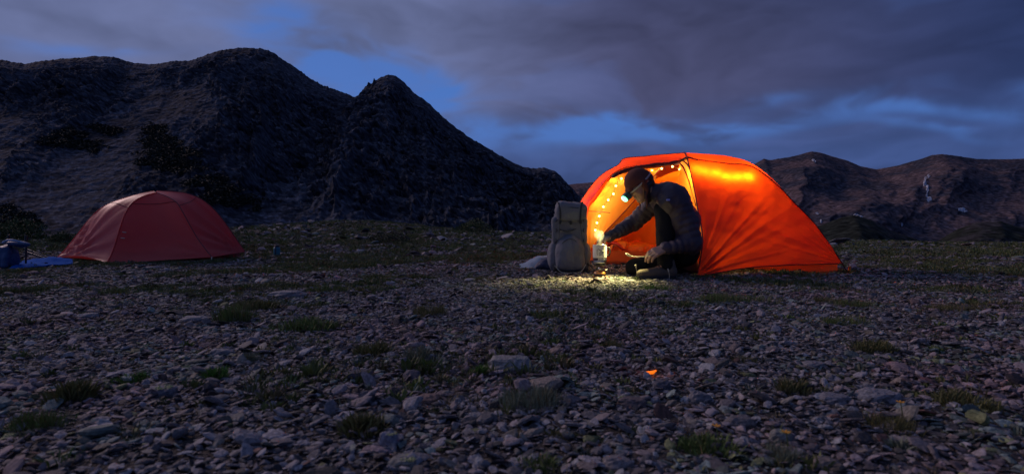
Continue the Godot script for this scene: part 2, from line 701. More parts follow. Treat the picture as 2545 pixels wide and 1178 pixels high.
func soft(F: Field, crease := 0.0, pitch := 10.0) -> ArrayMesh:
	var v := PackedVector3Array()
	var idx := PackedInt32Array()
	skin_of(F, v, idx)
	if crease > 0.0:      # cloth creases
		var nr: PackedVector3Array = mesh_from(v, idx).surface_get_arrays(0)[Mesh.ARRAY_NORMAL]
		for i in v.size():
			var p := v[i] * pitch
			v[i] += nr[i] * crease * (n_ridge.get_noise_3d(p.x, p.y * 0.6, p.z) * 0.7 + n_mid.get_noise_3d(p.x * 0.5, p.y * 0.5 + 8.0, p.z * 0.5))
	return mesh_from(v, idx, true)

func frame(x: Vector3, y: Vector3, o: Vector3) -> Transform3D:
	x = x.normalized()
	var z := x.cross(y).normalized()
	return Transform3D(Basis(x, z.cross(x).normalized(), z), o)

# ---------------------------------------------------------------- ground
var ground: MeshInstance3D

func steps(near: float, far: float, fine: float, grow: float) -> PackedFloat32Array:
	var o := PackedFloat32Array()
	var x := 0.0
	var s := fine
	while x < far:
		o.append(x)
		if x > near:
			s *= grow
		x += s
	o.append(far)
	return o

func build_ground():
	var half := steps(9.0, 4200.0, 0.09, 1.09)
	var xs := PackedFloat32Array()
	for i in range(half.size() - 1, 0, -1):
		xs.append(-half[i])
	xs.append_array(half)
	var zs := PackedFloat32Array()
	var back := steps(3.0, 900.0, 0.15, 1.16)
	for i in range(back.size() - 1, 0, -1):
		zs.append(back[i])
	for d in steps(12.0, 4200.0, 0.09, 1.05):
		zs.append(-d)
	var g := []
	for z in zs:
		var row := PackedVector3Array()
		for x in xs:
			row.append(Vector3(x, ground_y(x, z), z))
		g.append(row)
	ground = part("ground", grid_mesh(g), M.soil, self)
	tag(ground, "stony alpine ground of broken shale with thin grass", "", "", "structure")

# ---------------------------------------------------------------- mountains
func profile(points: Array, x: float) -> float:
	if x <= points[0][0]:
		return points[0][1]
	for i in points.size() - 1:
		if x < points[i + 1][0]:
			return lerpf(points[i][1], points[i + 1][1], (x - points[i][0]) / (points[i + 1][0] - points[i][0]))
	return points[-1][1]

var near_sky := [[-900, 150], [-500, 120], [-200, 135], [0, 148], [60, 158], [100, 151], [150, 145], [200, 143], [235, 138], [290, 142], [320, 154], [380, 159], [430, 151], [475, 150], [510, 136], [550, 123], [600, 118], [650, 120], [680, 130], [700, 146], [730, 165], [770, 194], [800, 211], [850, 228], [884, 241], [900, 226], [906, 214], [925, 205], [940, 194], [965, 185], [985, 188], [1005, 205], [1030, 232], [1060, 251], [1095, 285], [1130, 314], [1165, 340], [1200, 360], [1240, 384], [1280, 405], [1300, 415], [1322, 418], [1350, 416], [1380, 424], [1400, 444], [1430, 475], [1450, 500], [1500, 545], [1560, 590], [1640, 640]]
var far_sky := [[1300, 470], [1500, 450], [1700, 430], [1800, 422], [1870, 411], [1900, 394], [1912, 398], [1960, 391], [1990, 384], [2018, 376], [2040, 379], [2075, 390], [2110, 400], [2140, 413], [2180, 421], [2230, 412], [2290, 395], [2320, 385], [2345, 383], [2370, 386], [2430, 395], [2500, 396], [2600, 392], [2800, 405], [3200, 380]]
var hill_sky := [[1500, 640], [1800, 615], [1900, 596], [1980, 575], [2040, 560], [2090, 541], [2125, 534], [2165, 546], [2220, 575], [2290, 598], [2330, 600], [2380, 570], [2430, 552], [2490, 550], [2540, 566], [2620, 590], [2900, 610]]

func rise(sky: Array, u: float, v: float, d_near: float, d_far: float, base: float, rough: float, kind: int) -> Vector3:
	var top := (CY - profile(sky, u)) / LENS * d_far
	var vv := minf(v, 1.0)
	var d := lerpf(d_near, d_far, vv)
	var spread := d
	if kind == 0 and u < CX:
		spread = lerpf(d, d_far, 0.22)
	var x := (u - CX) / LENS * spread
	var y := lerpf(base, top, pow(vv, 1.3))
	var env := clampf(vv * 3.0, 0.0, 1.0) * clampf((1.0 - vv) * 5.0, 0.0, 1.0)
	var s := 1.0 / d_far
	var crag := n_ridge.get_noise_3d(x * s * 4.5, y * s * 3.0, d * s * 3.0 + kind * 7.0)
	var gully := n_ridge.get_noise_2d(u * (0.0062 if kind == 0 else 0.005) + 0.5 * n_mid.get_noise_2d(u * 0.006, vv * 3.0) - vv * 0.5, vv * 0.8 + kind * 3.0)
	var small := n_mid.get_noise_3d(x * s * 32.0, y * s * 32.0, d * s * 32.0)
	var jag := n_ridge.get_noise_3d(x * s * 24.0 + 5.0, y * s * 16.0, d * s * 24.0)
	var tiny := n_fine.get_noise_3d(x * s * 90.0, y * s * 90.0, d * s * 90.0)
	var lump := rough * d_far * ((0.010 if kind == 0 else 0.02) * crag + (0.025 if kind == 0 else 0.017) * gully + 0.003 * small)
	if kind == 0:
		var rocky := smoothstep(0.1, 0.4, vv * 0.5 + 0.35 * n_big.get_noise_2d(u * 0.0035, vv * 2.0) + 0.25 * smoothstep(450.0, 900.0, u) - 0.1)
		var block_ := n_cell.get_noise_3d(x * s * 55.0, y * s * 70.0, d * s * 55.0)
		var chip := n_cell.get_noise_3d(x * s * 140.0, y * s * 170.0, d * s * 140.0)
		lump *= 0.12 + 0.78 * rocky
		lump += d_far * (0.0048 * block_ + 0.0034 * chip + 0.0065 * jag) * (0.14 + 0.8 * rocky)
	elif kind == 1:
		lump += d_far * 0.002 * tiny
	if kind == 1:
		# a long spur running down to the left from the second summit
		var across := (u - lerpf(2040.0, 2345.0, pow(vv, 1.1))) / 190.0
		lump += 0.05 * d_far * maxf(0.0, 1.0 - absf(across)) * clampf((1.0 - vv) * 3.0, 0.0, 1.0)
		var across2 := (u - lerpf(1880.0, 2010.0, vv)) / 120.0
		lump += 0.03 * d_far * maxf(0.0, 1.0 - absf(across2)) * clampf((1.0 - vv) * 3.0, 0.0, 1.0)
	var edge := smoothstep(0.9, 1.0, vv)
	y += lump * (0.5 if kind == 0 else 0.12) * env
	d -= lump * 0.8 * env
	var spire := maxf(0.0, n_fine.get_noise_1d(u * 0.15 + 3.0)) * (0.7 + 6.0 * exp(-pow((u - 918.0) / 22.0, 2.0)) + 0.8 * exp(-pow((u - 790.0) / 60.0, 2.0)))
	y += edge * d_far * (0.0014 * n_fine.get_noise_1d(u * 0.07 + kind * 50.0) + 0.0020 * spire) * (1.0 if kind == 0 else 0.3)
	if v > 1.0:
		d += (v - 1.0) * d_far * 1.2
		y -= (v - 1.0) * d_far * 0.9
	return Vector3(x, y, -d)

func mountain(called: String, label: String, sky: Array, u0: float, u1: float, du: float, rows: int, d_near: float, d_far: float, base: float, rough: float, kind: int, material: Material) -> Array:
	var g := []
	var cols := PackedColorArray()
	for r in rows + 3:
		var v := r / float(rows - 1) if r < rows else 1.0 + (r - rows + 1) * 0.07
		var row := PackedVector3Array()
		var u := u0
		while u <= u1:
			var p := rise(sky, u, v, d_near, d_far, base, rough, kind)
			row.append(p)
			var s := 1.0 / d_far
			var a := n_mid.get_noise_3d(p.x * s * 7.0, p.y * s * 11.0, p.z * s * 7.0)
			var b := n_mid.get_noise_3d(p.x * s * 40.0, p.y * s * 40.0, p.z * s * 40.0)
			var f := n_fine.get_noise_3d(p.x * s * 160.0, p.y * s * 160.0, p.z * s * 160.0)
			var c: Vector3
			if kind == 0:
				c = Vector3(0.19, 0.205, 0.255).lerp(Vector3(0.115, 0.125, 0.16), smoothstep(-0.1, 0.35, a + 0.4 * b))
				var cell := n_cell.get_noise_3d(p.x * s * 120.0, p.y * s * 120.0, p.z * s * 120.0)
				c *= 1.0 + 0.45 * cell
				c = c.lerp(Vector3(0.36, 0.37, 0.42), smoothstep(0.38, 0.6, f + 0.25 * b) * 0.7)
			elif kind == 1:
				c = Vector3(0.42, 0.30, 0.30).lerp(Vector3(0.18, 0.175, 0.215), smoothstep(-0.12, 0.3, a + 0.35 * b))
			else:
				c = Vector3(0.085, 0.095, 0.075).lerp(Vector3(0.15, 0.14, 0.14), smoothstep(0.05, 0.4, a + 0.4 * b))
			c *= 1.0 + 0.25 * b + 0.35 * f
			cols.append(Color(c.x, c.y, c.z))
			u += du
		g.append(row)
	var nu: int = g[0].size()
	var idx := PackedInt32Array()
	var v3 := PackedVector3Array()
	for r in g:
		v3.append_array(r)
	for y in g.size() - 1:
		for x in nu - 1:
			var a := y * nu + x
			idx.append_array([a, a + nu, a + 1, a + 1, a + nu, a + nu + 1])
	var o := part(called, mesh_from(v3, idx, kind != 0, cols), material, self)
	tag(o, label, "", "", "structure")
	return g

func screen(p: Vector3) -> Vector2:
	return Vector2(CX + LENS * p.x / -p.z, CY - LENS * (p.y - CAM_H) / -p.z)

func build_mountains():
	var near := mountain("mountain", "dark rocky mountain with two summits rising behind the red tent", near_sky, -900, 1640, 3.6, 290, 150, 620, -26, 1.0, 0, M.mountain)
	var far := mountain("mountain_range", "distant brown mountain range with small snow patches behind the orange tent", far_sky, 1300, 3200, 5.0, 120, 1500, 3000, -60, 1.0, 1, M.far_mountain)
	mountain("hill", "low dark foothills in front of the distant range", hill_sky, 1500, 2900, 6.0, 50, 700, 1300, -60, 0.8, 2, M.far_mountain)
	# dark mats of dwarf conifers on the scree, each patch a thing
	var patches := [
		["long dark conifer patch lowest down on the left scree", [[130, 348, 35, 8], [165, 356, 60, 9], [205, 362, 45, 10], [235, 376, 12, 8], [160, 328, 30, 12]]],
		["small broken conifer patch high on the left scree", [[240, 316, 22, 6], [275, 326, 30, 10], [205, 336, 14, 8]]],
		["largest dark conifer patch in the middle of the scree", [[385, 325, 28, 14], [400, 355, 45, 18], [425, 385, 60, 22], [440, 410, 62, 18], [365, 405, 26, 9]]],
		["ragged conifer patch just above the red tent", [[490, 455, 40, 8], [535, 448, 34, 12], [565, 475, 40, 14], [590, 500, 45, 14], [545, 490, 50, 20], [635, 520, 10, 8]]],
		["dark conifer patch at the left edge above the blue pack", [[15, 522, 30, 8], [50, 540, 34, 9], [15, 560, 40, 10], [80, 560, 24, 7]]]]
	var spots := []
	for p in patches:
		spots.append(PackedVector3Array())
	for row in near:
		for p in row:
			var s := screen(p)
			if s.x < -40 or s.x > 700 or s.y < 290:
				continue
			for k in patches.size():
				for e in patches[k][1]:
					var q := Vector2((s.x - e[0]) / e[2], (s.y - e[1]) / e[3])
					if q.length() < 0.8 + 0.9 * n_fine.get_noise_2d(s.x * 0.05, s.y * 0.15):
						spots[k].append(p)
						break
	var shrub := clump_mesh(26, 5)
	for k in patches.size():
		if spots[k].is_empty():
			continue
		var o := MultiMeshInstance3D.new()
		o.name = numbered("conifer_patch")
		var mm := MultiMesh.new()
		mm.transform_format = MultiMesh.TRANSFORM_3D
		mm.use_colors = true
		mm.mesh = shrub
		mm.instance_count = spots[k].size()
		for i in spots[k].size():
			var sc := rng.randf_range(1.4, 2.6)
			mm.set_instance_transform(i, Transform3D(Basis(Vector3.UP, rng.randf() * TAU).scaled(Vector3(sc * 1.3, sc * 0.8, sc * 1.3)), spots[k][i] + Vector3(rng.randf_range(-1, 1), -0.3, rng.randf_range(-1, 1))))
			var c := rng.randf_range(0.6, 1.1)
			mm.set_instance_color(i, Color(0.032 * c, 0.036 * c, 0.024 * c))
		o.multimesh = mm
		o.material_override = M.bush_leaf
		add_child(o, true)
		tag(o, patches[k][0], "shrubs", "conifer patches on the scree", "stuff")
	# snow patches lying on the far range
	var snow := [
		["narrow upright snow streak below the right summit", [[2300, 455, 6, 12], [2306, 468, 6, 14], [2302, 443, 4, 6]]],
		["round snow spot above the upright streak", [[2309, 438, 7, 6]]],
		["club-shaped snow patch at the foot of the upright streak", [[2305, 484, 4, 9], [2311, 495, 8, 9]]],
		["triangular snow patch right of the upright streak", [[2393, 521, 13, 7], [2402, 525, 8, 4]]],
		["small snow patch under the left summit of the far range", [[2023, 398, 6, 4], [2027, 402, 4, 4]]],
		["thin slanting snow strip on the slope beside the orange tent", [[2130, 534, 12, 4], [2140, 538, 10, 3.5]]],
		["small snow patch nearest the orange tent's right side", [[2033, 530, 8, 3.5]]],
		["small upright snow patch low in the far valley", [[2243, 558, 4, 6]]],
		["tiny snow speck beside the tent at the foot of the range", [[2042, 550, 4, 6]]]]
	for k in snow.size():
		var v := PackedVector3Array()
		var idx := PackedInt32Array()
		for e in snow[k][1]:
			# lay a small uneven sheet on the slope
			var about := PackedVector3Array()
			for row in far:
				for p in row:
					var s := screen(p)
					if absf(s.x - e[0]) < 30.0 and absf(s.y - e[1]) < 30.0 and p.z > -3100.0:
						about.append(p)
			var first := v.size()
			for r in 4:
				for i in 10:
					var a := TAU * i / 10.0
					var w: float = r / 3.0 * (1.0 + 0.45 * n_fine.get_noise_2d(cos(a) * 2.0 + k * 9.0, sin(a) * 2.0 + e[0]))
					var to := Vector2(e[0] + cos(a) * e[2] * w * 0.72, e[1] + sin(a) * e[3] * w * 0.8)
					var best := 1e9
					var deep := 2400.0
					for p in about:
						var q := screen(p).distance_squared_to(to)
						if q < best:
							best = q
							deep = -p.z
					v.append(at(to.x, to.y, deep - (8.0 if r < 3 else 0.5)))
			for r in 3:
				for i in 10:
					var a := first + r * 10 + i
					var b := first + r * 10 + (i + 1) % 10
					idx.append_array([a, b, a + 10, b, b + 10, a + 10])
		var o := part("snow_patch", mesh_from(v, idx), M.snow, self)
		tag(o, snow[k][0], "snow patch", "snow patches on the far range")

# a ragged ball of small leaves, radius about 1, used for shrubs
func clump_mesh(leaves: int, seed_: int) -> ArrayMesh:
	var r := RandomNumberGenerator.new()
	r.seed = seed_
	var v := PackedVector3Array()
	var idx := PackedInt32Array()
	var cols := PackedColorArray()
	for i in leaves:
		var d := Vector3(r.randf_range(-1, 1), r.randf_range(-0.1, 1), r.randf_range(-1, 1))
		if d.length() > 1.0:
			d = d.normalized() * r.randf_range(0.6, 1.0)
		var a := Vector3(r.randf_range(-1, 1), r.randf_range(-0.4, 1), r.randf_range(-1, 1)).normalized() * r.randf_range(0.3, 0.55)
		var b := a.cross(Vector3(r.randf_range(-1, 1), r.randf_range(-1, 1), r.randf_range(-1, 1))).normalized() * r.randf_range(0.16, 0.3)
		var k := v.size()
		v.append_array([d - b * 0.3, d + a * 0.5 + b, d + a, d + a * 0.4 - b])
		idx.append_array([k, k + 1, k + 2, k, k + 2, k + 3])
		var c := r.randf_range(0.7, 1.3)
		for q in 4:
			cols.append(Color(c, c, c))
	return mesh_from(v, idx, false, cols)

# ---------------------------------------------------------------- tents
func ripple(g: Array, foot: Vector3, amount: float, reach: float, count: float, seed_: float) -> Array:
	# folds that fan out from a pegged corner
	var nr := normals_of(g)
	var ref: Vector3 = (g[g.size() / 2][g[0].size() / 2] - foot).normalized()
	var nn: Vector3 = nr[g.size() / 2][g[0].size() / 2]
	var sidev := nn.cross(ref).normalized()
	for y in g.size():
		var row: PackedVector3Array = g[y]
		for x in row.size():
			var q := row[x] - foot
			var r := q.length()
			var ang := atan2(q.dot(sidev), q.dot(ref))
			var fade := smoothstep(0.02, 0.2, r) * exp(-r / reach)
			var phase := ang * count + 1.6 * n_fine.get_noise_2d(ang * 2.5 + seed_, r * 0.7)
			var edge := clampf(minf(minf(x, row.size() - 1 - x), minf(y, g.size() - 1 - y)) / 3.0, 0.0, 1.0)
			var fold := pow(0.5 + 0.5 * sin(phase), 2.0) - 0.4
			row[x] += nr[y][x] * (amount * fold * fade * edge * (0.6 + 0.8 * n_fine.get_noise_1d(ang * 5.0 + seed_ * 3.0)) + 0.004 * n_mid.get_noise_3d(row[x].x * 3.0, row[x].y * 3.0, row[x].z * 3.0) * edge)
		g[y] = row
	return g

func build_red_tent():
	var t := thing("red_tent", gp(370, 652), "closed dark red dome tent standing unlit at the left", "tent")
	var sl := pts([[381, 475, 8.0], [330, 486, 8.0], [285, 500, 8.0], [250, 517, 8.0], [220, 545, 8.0], [190, 583, 7.95], [160, 620, 7.9], [135, 645, 7.85]])
	var p1 := pts([[388, 479, 7.85], [352, 489, 7.75], [325, 507, 7.65], [308, 535, 7.55], [297, 565, 7.45], [288, 595, 7.38], [276, 630, 7.3], [263, 656, 7.2]])
	var p2 := pts([[388, 479, 7.85], [412, 488, 7.8], [436, 502, 7.75], [450, 522, 7.7], [468, 555, 7.65], [488, 590, 7.6], [506, 615, 7.55], [525, 639, 7.5]])
	var sr := pts([[388, 474, 8.05], [430, 476, 8.1], [470, 483, 8.15], [505, 499, 8.2], [535, 525, 8.2], [560, 556, 8.2], [585, 592, 8.2], [608, 626, 8.2]])
	var back := pts([[385, 478, 8.7], [380, 490, 8.8], [378, 505, 8.9], [376, 530, 9.0], [374, 560, 9.1], [372, 590, 9.2], [370, 615, 9.3], [368, 628, 9.3]])
	var left := loft([sl, sl_mid(sl, p1, 0.05), p1], 40, 26)
	ripple(left, at(172, 637, 7.7), 0.09, 0.5, 18.0, 1.0)
	for x in 26:      # the hem is cut in an arch between the two pegs
		var row: PackedVector3Array = left[x]
		row[39] += Vector3(0, 0.075 * sin(PI * x / 25.0), 0)
		row[38] += Vector3(0, 0.04 * sin(PI * x / 25.0), 0)
		left[x] = row
	var front := loft([p1, sl_mid(p1, p2, -0.04), p2], 44, 40)
	ripple(front, at(520, 636, 7.5), 0.05, 0.7, 16.0, 5.0)
	var right := loft([p2, sl_mid(p2, sr, -0.03), sr], 40, 26)
	ripple(right, at(606, 626, 8.15), 0.08, 0.6, 18.0, 9.0)
	var rear := loft([sr, back, sl], 30, 20)
	var fly := part("fly", grid_mesh(left), M.fly_red, t)
	tag(fly, "left end panel, catching the sky")
	tag(part("fly", grid_mesh(front), M.fly_red, t), "large door panel facing the camera")
	part("fly", grid_mesh(right), M.fly_red, t)
	part("fly", grid_mesh(rear), M.fly_red, t)
	# sewn seams
	part("seam", tube(p1, 0.009, 0.009, 6, 40), M.fly_red, t)
	part("seam", tube(p2, 0.006, 0.006, 6, 40), M.piping_red, t)
	part("seam", tube(sr, 0.007, 0.007, 6, 40), M.piping_red, t)
	part("seam", tube(sl, 0.006, 0.006, 6, 40), M.fly_red, t)
	var ring := PackedVector3Array()
	for x in 26: ring.append(left[x][13] + Vector3(0, 0.0, 0.004))
	for x in range(1, 40): ring.append(front[x][12] + Vector3(0, 0.0, 0.004))
	for x in range(1, 24): ring.append(right[x][14] + Vector3(0, 0.0, 0.004))
	part("seam", tube(ring, 0.004, 0.004, 5), M.piping_red, t)
	# the inner tent's dark lower wall, set back under the fly
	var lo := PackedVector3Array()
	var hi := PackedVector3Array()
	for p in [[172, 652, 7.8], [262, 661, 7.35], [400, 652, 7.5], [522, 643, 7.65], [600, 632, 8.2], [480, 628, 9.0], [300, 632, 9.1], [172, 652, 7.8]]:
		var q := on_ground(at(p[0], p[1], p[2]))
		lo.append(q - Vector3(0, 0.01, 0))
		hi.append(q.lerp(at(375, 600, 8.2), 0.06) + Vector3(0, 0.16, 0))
	var wall := []
	wall.append(lo)
	wall.append(hi)
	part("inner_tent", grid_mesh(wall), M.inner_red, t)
	# pegs and their loops at the corners
	for q in [[263, 656, 7.2], [525, 639, 7.5], [135, 645, 7.85], [608, 626, 8.2]]:
		var c := at(q[0], q[1], q[2])
		var f := on_ground(c + Vector3(0, 0, 0.05))
		part("peg", tube(PackedVector3Array([c, c.lerp(f, 0.5) + Vector3(0.012, 0, 0), f - Vector3(0, 0.03, 0)]), 0.007, 0.004, 6), M.peg if q[0] == 263 else M.cord_light, t)
		if q[0] == 263:
			for k in 3:
				part("loop", tube(PackedVector3Array([c, c + Vector3(-0.05 + k * 0.045, -0.035, 0.03), f + Vector3(-0.06 + k * 0.05, 0.01, 0.02)]), 0.006, 0.006, 5, 6), M.peg, t)
	for k in 2:
		var b: Vector3 = front[2][27 + k * 3] + Vector3(0.03, 0, 0.02)
		part("toggle", tube(PackedVector3Array([b, b + Vector3(0.05, -0.006, 0)]), 0.006, 0.006, 6), M.cord_light, t)

# midway between two curves, pushed out (or in) from the straight line
func sl_mid(a: PackedVector3Array, b: PackedVector3Array, out: float) -> PackedVector3Array:
	var o := PackedVector3Array()
	for i in a.size():
		var t := i / float(a.size() - 1)
		o.append(a[i].lerp(b[i], 0.5) + Vector3(0, 0.5, 0.85) * out * sin(PI * clampf(t, 0.0, 1.0)))
	return o

var panel := []        # the closed right half of the orange fly
var canopy_left := []

func nearest(g: Array, px: float, py: float) -> Vector2i:
	var best := 1e9
	var o := Vector2i.ZERO
	for y in g.size():
		for x in g[y].size():
			var q := screen(g[y][x]).distance_squared_to(Vector2(px, py))
			if q < best:
				best = q
				o = Vector2i(x, y)
	return o

func build_orange_tent():
	var t := thing("orange_tent", on_ground(Vector3(2.0, 0, -5.7)), "glowing orange tent lit from inside, its left door rolled up", "tent")
	var fl := gp(1468, 657)
	var fr := gp(2083, 681)
	var e1 := (fr - fl)
	e1.y = 0.0
	e1 = e1.normalized()
	var e2 := Vector3(e1.z, 0, -e1.x)
	var bl := on_ground(fl + e2 * 1.05)
	var br := on_ground(fr + e2 * 1.0)
	# ---- outer fly
	var c1 := pts([[1708, 392, 5.75], [1760, 400, 5.66], [1815, 407, 5.58], [1868, 413, 5.5], [1925, 452, 5.42], [1972, 500, 5.36], [2032, 563, 5.3], [2095, 655, 5.25]])
	var z1 := pts([[1708, 392, 5.75], [1722, 450, 5.5], [1735, 520, 5.22], [1747, 590, 5.0], [1741, 645, 4.9], [1733, 687, 4.85]])
	var hem := pts([[1733, 687, 4.85], [1780, 679, 4.92], [1850, 667, 5.02], [1960, 659, 5.13], [2095, 655, 5.25]])
	var nu := 90
	var nv := 64
	var top := resample(c1, nu)
	var low := resample(hem, nu)
	var lef := resample(z1, nv)
	panel = []
	for y in nv:
		var v := y / float(nv - 1)
		var row := PackedVector3Array()
		for x in nu:
			var u := x / float(nu - 1)
			var p := top[x] * (1 - v) + low[x] * v + lef[y] * (1 - u) + top[nu - 1] * u
			p -= top[0] * (1 - u) * (1 - v) + top[nu - 1] * u + low[0] * (1 - u) * v
			# taut cloth pulls in a little between its edges
			p += Vector3(0.1, 0.1, -0.9) * 0.05 * sin(PI * u) * sin(PI * v)
			row.append(p)
		panel.append(row)
	ripple(panel, low[0] + Vector3(-0.02, 0, 0), 0.036, 0.62, 30.0, 2.0)
	ripple(panel, low[0] + Vector3(-0.03, 0.02, 0), 0.008, 0.8, 64.0, 6.0)
	ripple(panel, top[nu - 1], 0.012, 0.6, 34.0, 9.0)
	tag(part("fly", grid_mesh(panel), M.fly_orange, t), "closed right half of the porch, folds fanning from its peg")
	var mid := pts([[1706, 380, 5.95], [1760, 383, 5.9], [1815, 389, 5.82], [1868, 406, 5.72], [1923, 449, 5.65], [1968, 500, 5.62], [2026, 565, 5.65], [2087, 652, 5.7]])
	var c2 := pts([[1712, 400, 6.7], [1765, 405, 6.65], [1820, 415, 6.6], [1865, 430, 6.55], [1912, 470, 6.5], [1950, 515, 6.45], [2000, 570, 6.4], [2050, 648, 6.4]])
	var roof_r := loft([c1, mid, c2], 60, 16)
	part("fly", grid_mesh(roof_r), M.fly_orange, t)
	var ol := pts([[1706, 380, 5.95], [1640, 385, 5.97], [1600, 389, 6.0], [1552, 394, 6.05], [1537, 410, 6.05], [1510, 425, 6.05], [1490, 440, 6.05], [1473, 458, 6.05], [1455, 483, 6.03], [1443, 503, 6.02], [1420, 570, 6.0], [1402, 652, 5.98]])
	var ie := pts([[1708, 392, 5.75], [1660, 404, 5.7], [1620, 407, 5.7], [1580, 412, 5.7], [1550, 417, 5.72], [1526, 429, 5.75], [1509, 444, 5.78], [1493, 465, 5.8], [1478, 487, 5.82], [1463, 509, 5.83], [1443, 575, 5.82], [1428, 655, 5.8]])
	var roof_l := loft([ie, sl_mid(ie, ol, 0.02), ol], 60, 12)
	part("fly", grid_mesh(roof_l), M.fly_orange, t)
	var rl := pts([[1712, 400, 6.7], [1660, 405, 6.75], [1620, 410, 6.8], [1590, 418, 6.85], [1575, 430, 6.9], [1555, 445, 6.9], [1540, 460, 6.95], [1525, 480, 6.95], [1510, 505, 6.95], [1500, 530, 6.95], [1490, 580, 6.95], [1480, 640, 6.95]])
	part("fly", grid_mesh(loft([ol, sl_mid(ol, rl, 0.0), rl], 40, 10)), M.fly_orange, t)
	var crest := PackedVector3Array()
	var foot := PackedVector3Array()
	for i in range(rl.size() - 1, -1, -1): crest.append(rl[i])
	for i in range(1, c2.size()): crest.append(c2[i])
	for i in crest.size():
		var s := i / float(crest.size() - 1)
		foot.append(on_ground((bl - e1 * 0.1).lerp(br + e1 * 0.15, s) + e2 * 0.12) + Vector3(0, 0.03, 0))
	part("fly", grid_mesh(loft([crest, sl_mid(crest, foot, 0.0), foot], 50, 12)), M.fly_orange, t)
	# edges, zips and poles
	part("zip", tube(z1, 0.006, 0.006, 6, 40), M.piping, t)
	part("hem", tube(low, 0.005, 0.005, 6), M.piping, t)
	part("seam", tube(c1, 0.006, 0.005, 6, 40), M.piping, t)
	part("seam", tube(ol, 0.006, 0.006, 6, 50), M.piping, t)
	part("pole", tube(pts([[1702, 379, 5.94], [1706, 386, 5.84], [1710, 396, 5.72], [1716, 425, 5.6]]), 0.009, 0.006, 8, 14), M.pole, t)
	part("pole", tube(pts([[1686, 405, 5.78], [1697, 397, 5.75], [1709, 391, 5.72], [1722, 394, 5.7], [1735, 398, 5.7]]), 0.013, 0.006, 8, 18), M.pole, t)
	part("pole", tube(pts([[1688, 404, 5.78], [1700, 418, 5.76], [1712, 448, 5.7], [1722, 480, 5.62], [1731, 512, 5.5]]), 0.009, 0.006, 8, 18), M.piping, t)
	part("pole", tube(pts([[1697, 398, 5.76], [1712, 414, 5.66], [1722, 450, 5.55], [1733, 500, 5.38]]), 0.008, 0.006, 8, 18), M.piping, t)
	# the rolled-up door, tied along the top of the opening
	var roll := pts([[1690, 404, 5.72], [1660, 408, 5.69], [1620, 412, 5.68], [1585, 417, 5.69], [1555, 424, 5.71], [1535, 432, 5.73], [1520, 440, 5.76]])
	var rg := resample(roll, 40)
	var rolled := []
	for i in rg.size():
		var ring := PackedVector3Array()
		var rr := 0.021 * (1.0 + 0.3 * n_fine.get_noise_1d(i * 0.3)) * (0.45 if i == 0 or i == 39 else 1.0)
		for s in 12:
			var a := TAU * s / 12.0
			ring.append(rg[i] + Vector3(0.1, cos(a), sin(a)) * rr * (1.0 + 0.15 * sin(a * 3.0 + i * 0.2)))
		rolled.append(ring)
	part("rolled_door", grid_mesh(rolled, true, true), M.fly_fold, t)
	for k in [8, 20, 32]:
		var b: Vector3 = rg[k]
		part("tie", tube(PackedVector3Array([b + Vector3(0, 0.026, 0.0), b + Vector3(0, 0.0, 0.028), b + Vector3(0.0, -0.028, 0.004), b + Vector3(0.01, -0.06, 0.01)]), 0.004, 0.003, 5, 10), M.piping, t)
	# the half of the door gathered at the left
	var ga := pts([[1519, 436, 5.82], [1505, 452, 5.84], [1488, 474, 5.86], [1470, 498, 5.88], [1458, 512, 5.88], [1446, 560, 5.87], [1438, 640, 5.86]])
	var gb := pts([[1518, 437, 5.83], [1508, 456, 5.8], [1494, 478, 5.8], [1478, 500, 5.8], [1466, 514, 5.8], [1456, 560, 5.8], [1450, 640, 5.8]])
	part("gathered_door", grid_mesh(loft([ga, sl_mid(ga, gb, 0.035), gb], 30, 10)), M.fly_orange, t)
	# ---- inner tent: a tray floor and a pale canopy
	var up := Vector3(0, 0.135, 0)
	var tray := []
	var r0 := PackedVector3Array()
	var r1 := PackedVector3Array()
	for c in [[fl, fr], [fr, br], [br, bl], [bl, fl]]:
		for i in 14:
			var p := on_ground((c[0] as Vector3).lerp(c[1], i / 14.0))
			r0.append(p + Vector3(0, 0.004, 0))
			r1.append(p + up + Vector3(0, 0.012 * n_mid.get_noise_1d(p.x * 5.0 + p.z * 3.0), 0) + e2 * (0.012 * n_mid.get_noise_1d(p.x * 4.0)))
	tray = loft([r0, r0_mid(r0, r1), r1], r0.size(), 7)
	part("tray_floor", grid_mesh(tray, true, true), M.floor_orange, t)
	var fg := []
	for y in 10:
		var row := PackedVector3Array()
		for x in 20:
			row.append(on_ground(fl.lerp(fr, x / 19.0).lerp(bl.lerp(br, x / 19.0), y / 9.0)) + Vector3(0, 0.035, 0))
		fg.append(row)
	part("floor", grid_mesh(fg), M.floor_orange, t)
	var ml := fl.lerp(bl, 0.5)
	var mr := fr.lerp(br, 0.5)
	var n := 44
	var ridge := PackedVector3Array()
	var lip_b := PackedVector3Array()
	var lip_f := PackedVector3Array()
	for i in n:
		var s := i / float(n - 1)
		ridge.append(ml.lerp(mr, s) + Vector3(0, 0.10 + 0.93 * pow(sin(PI * s), 0.62), 0) - e2 * 0.12 * sin(PI * s))
		lip_b.append(bl.lerp(br, s) + up)
		lip_f.append(fl.lerp(fr, s) + up)
	var back := []
	canopy_left = []
	for y in 24:
		var v := y / 23.0
		var row := PackedVector3Array()
		for i in n:
			var p := lip_b[i].lerp(ridge[i], v) + (e2 * 0.10 + Vector3(0, 0.09, 0)) * sin(PI * v) * sin(PI * i / float(n - 1))
			p += e2 * 0.012 * n_mid.get_noise_2d(i * 0.35, v * 3.0 + i * 0.1)
			row.append(p)
		back.append(row)
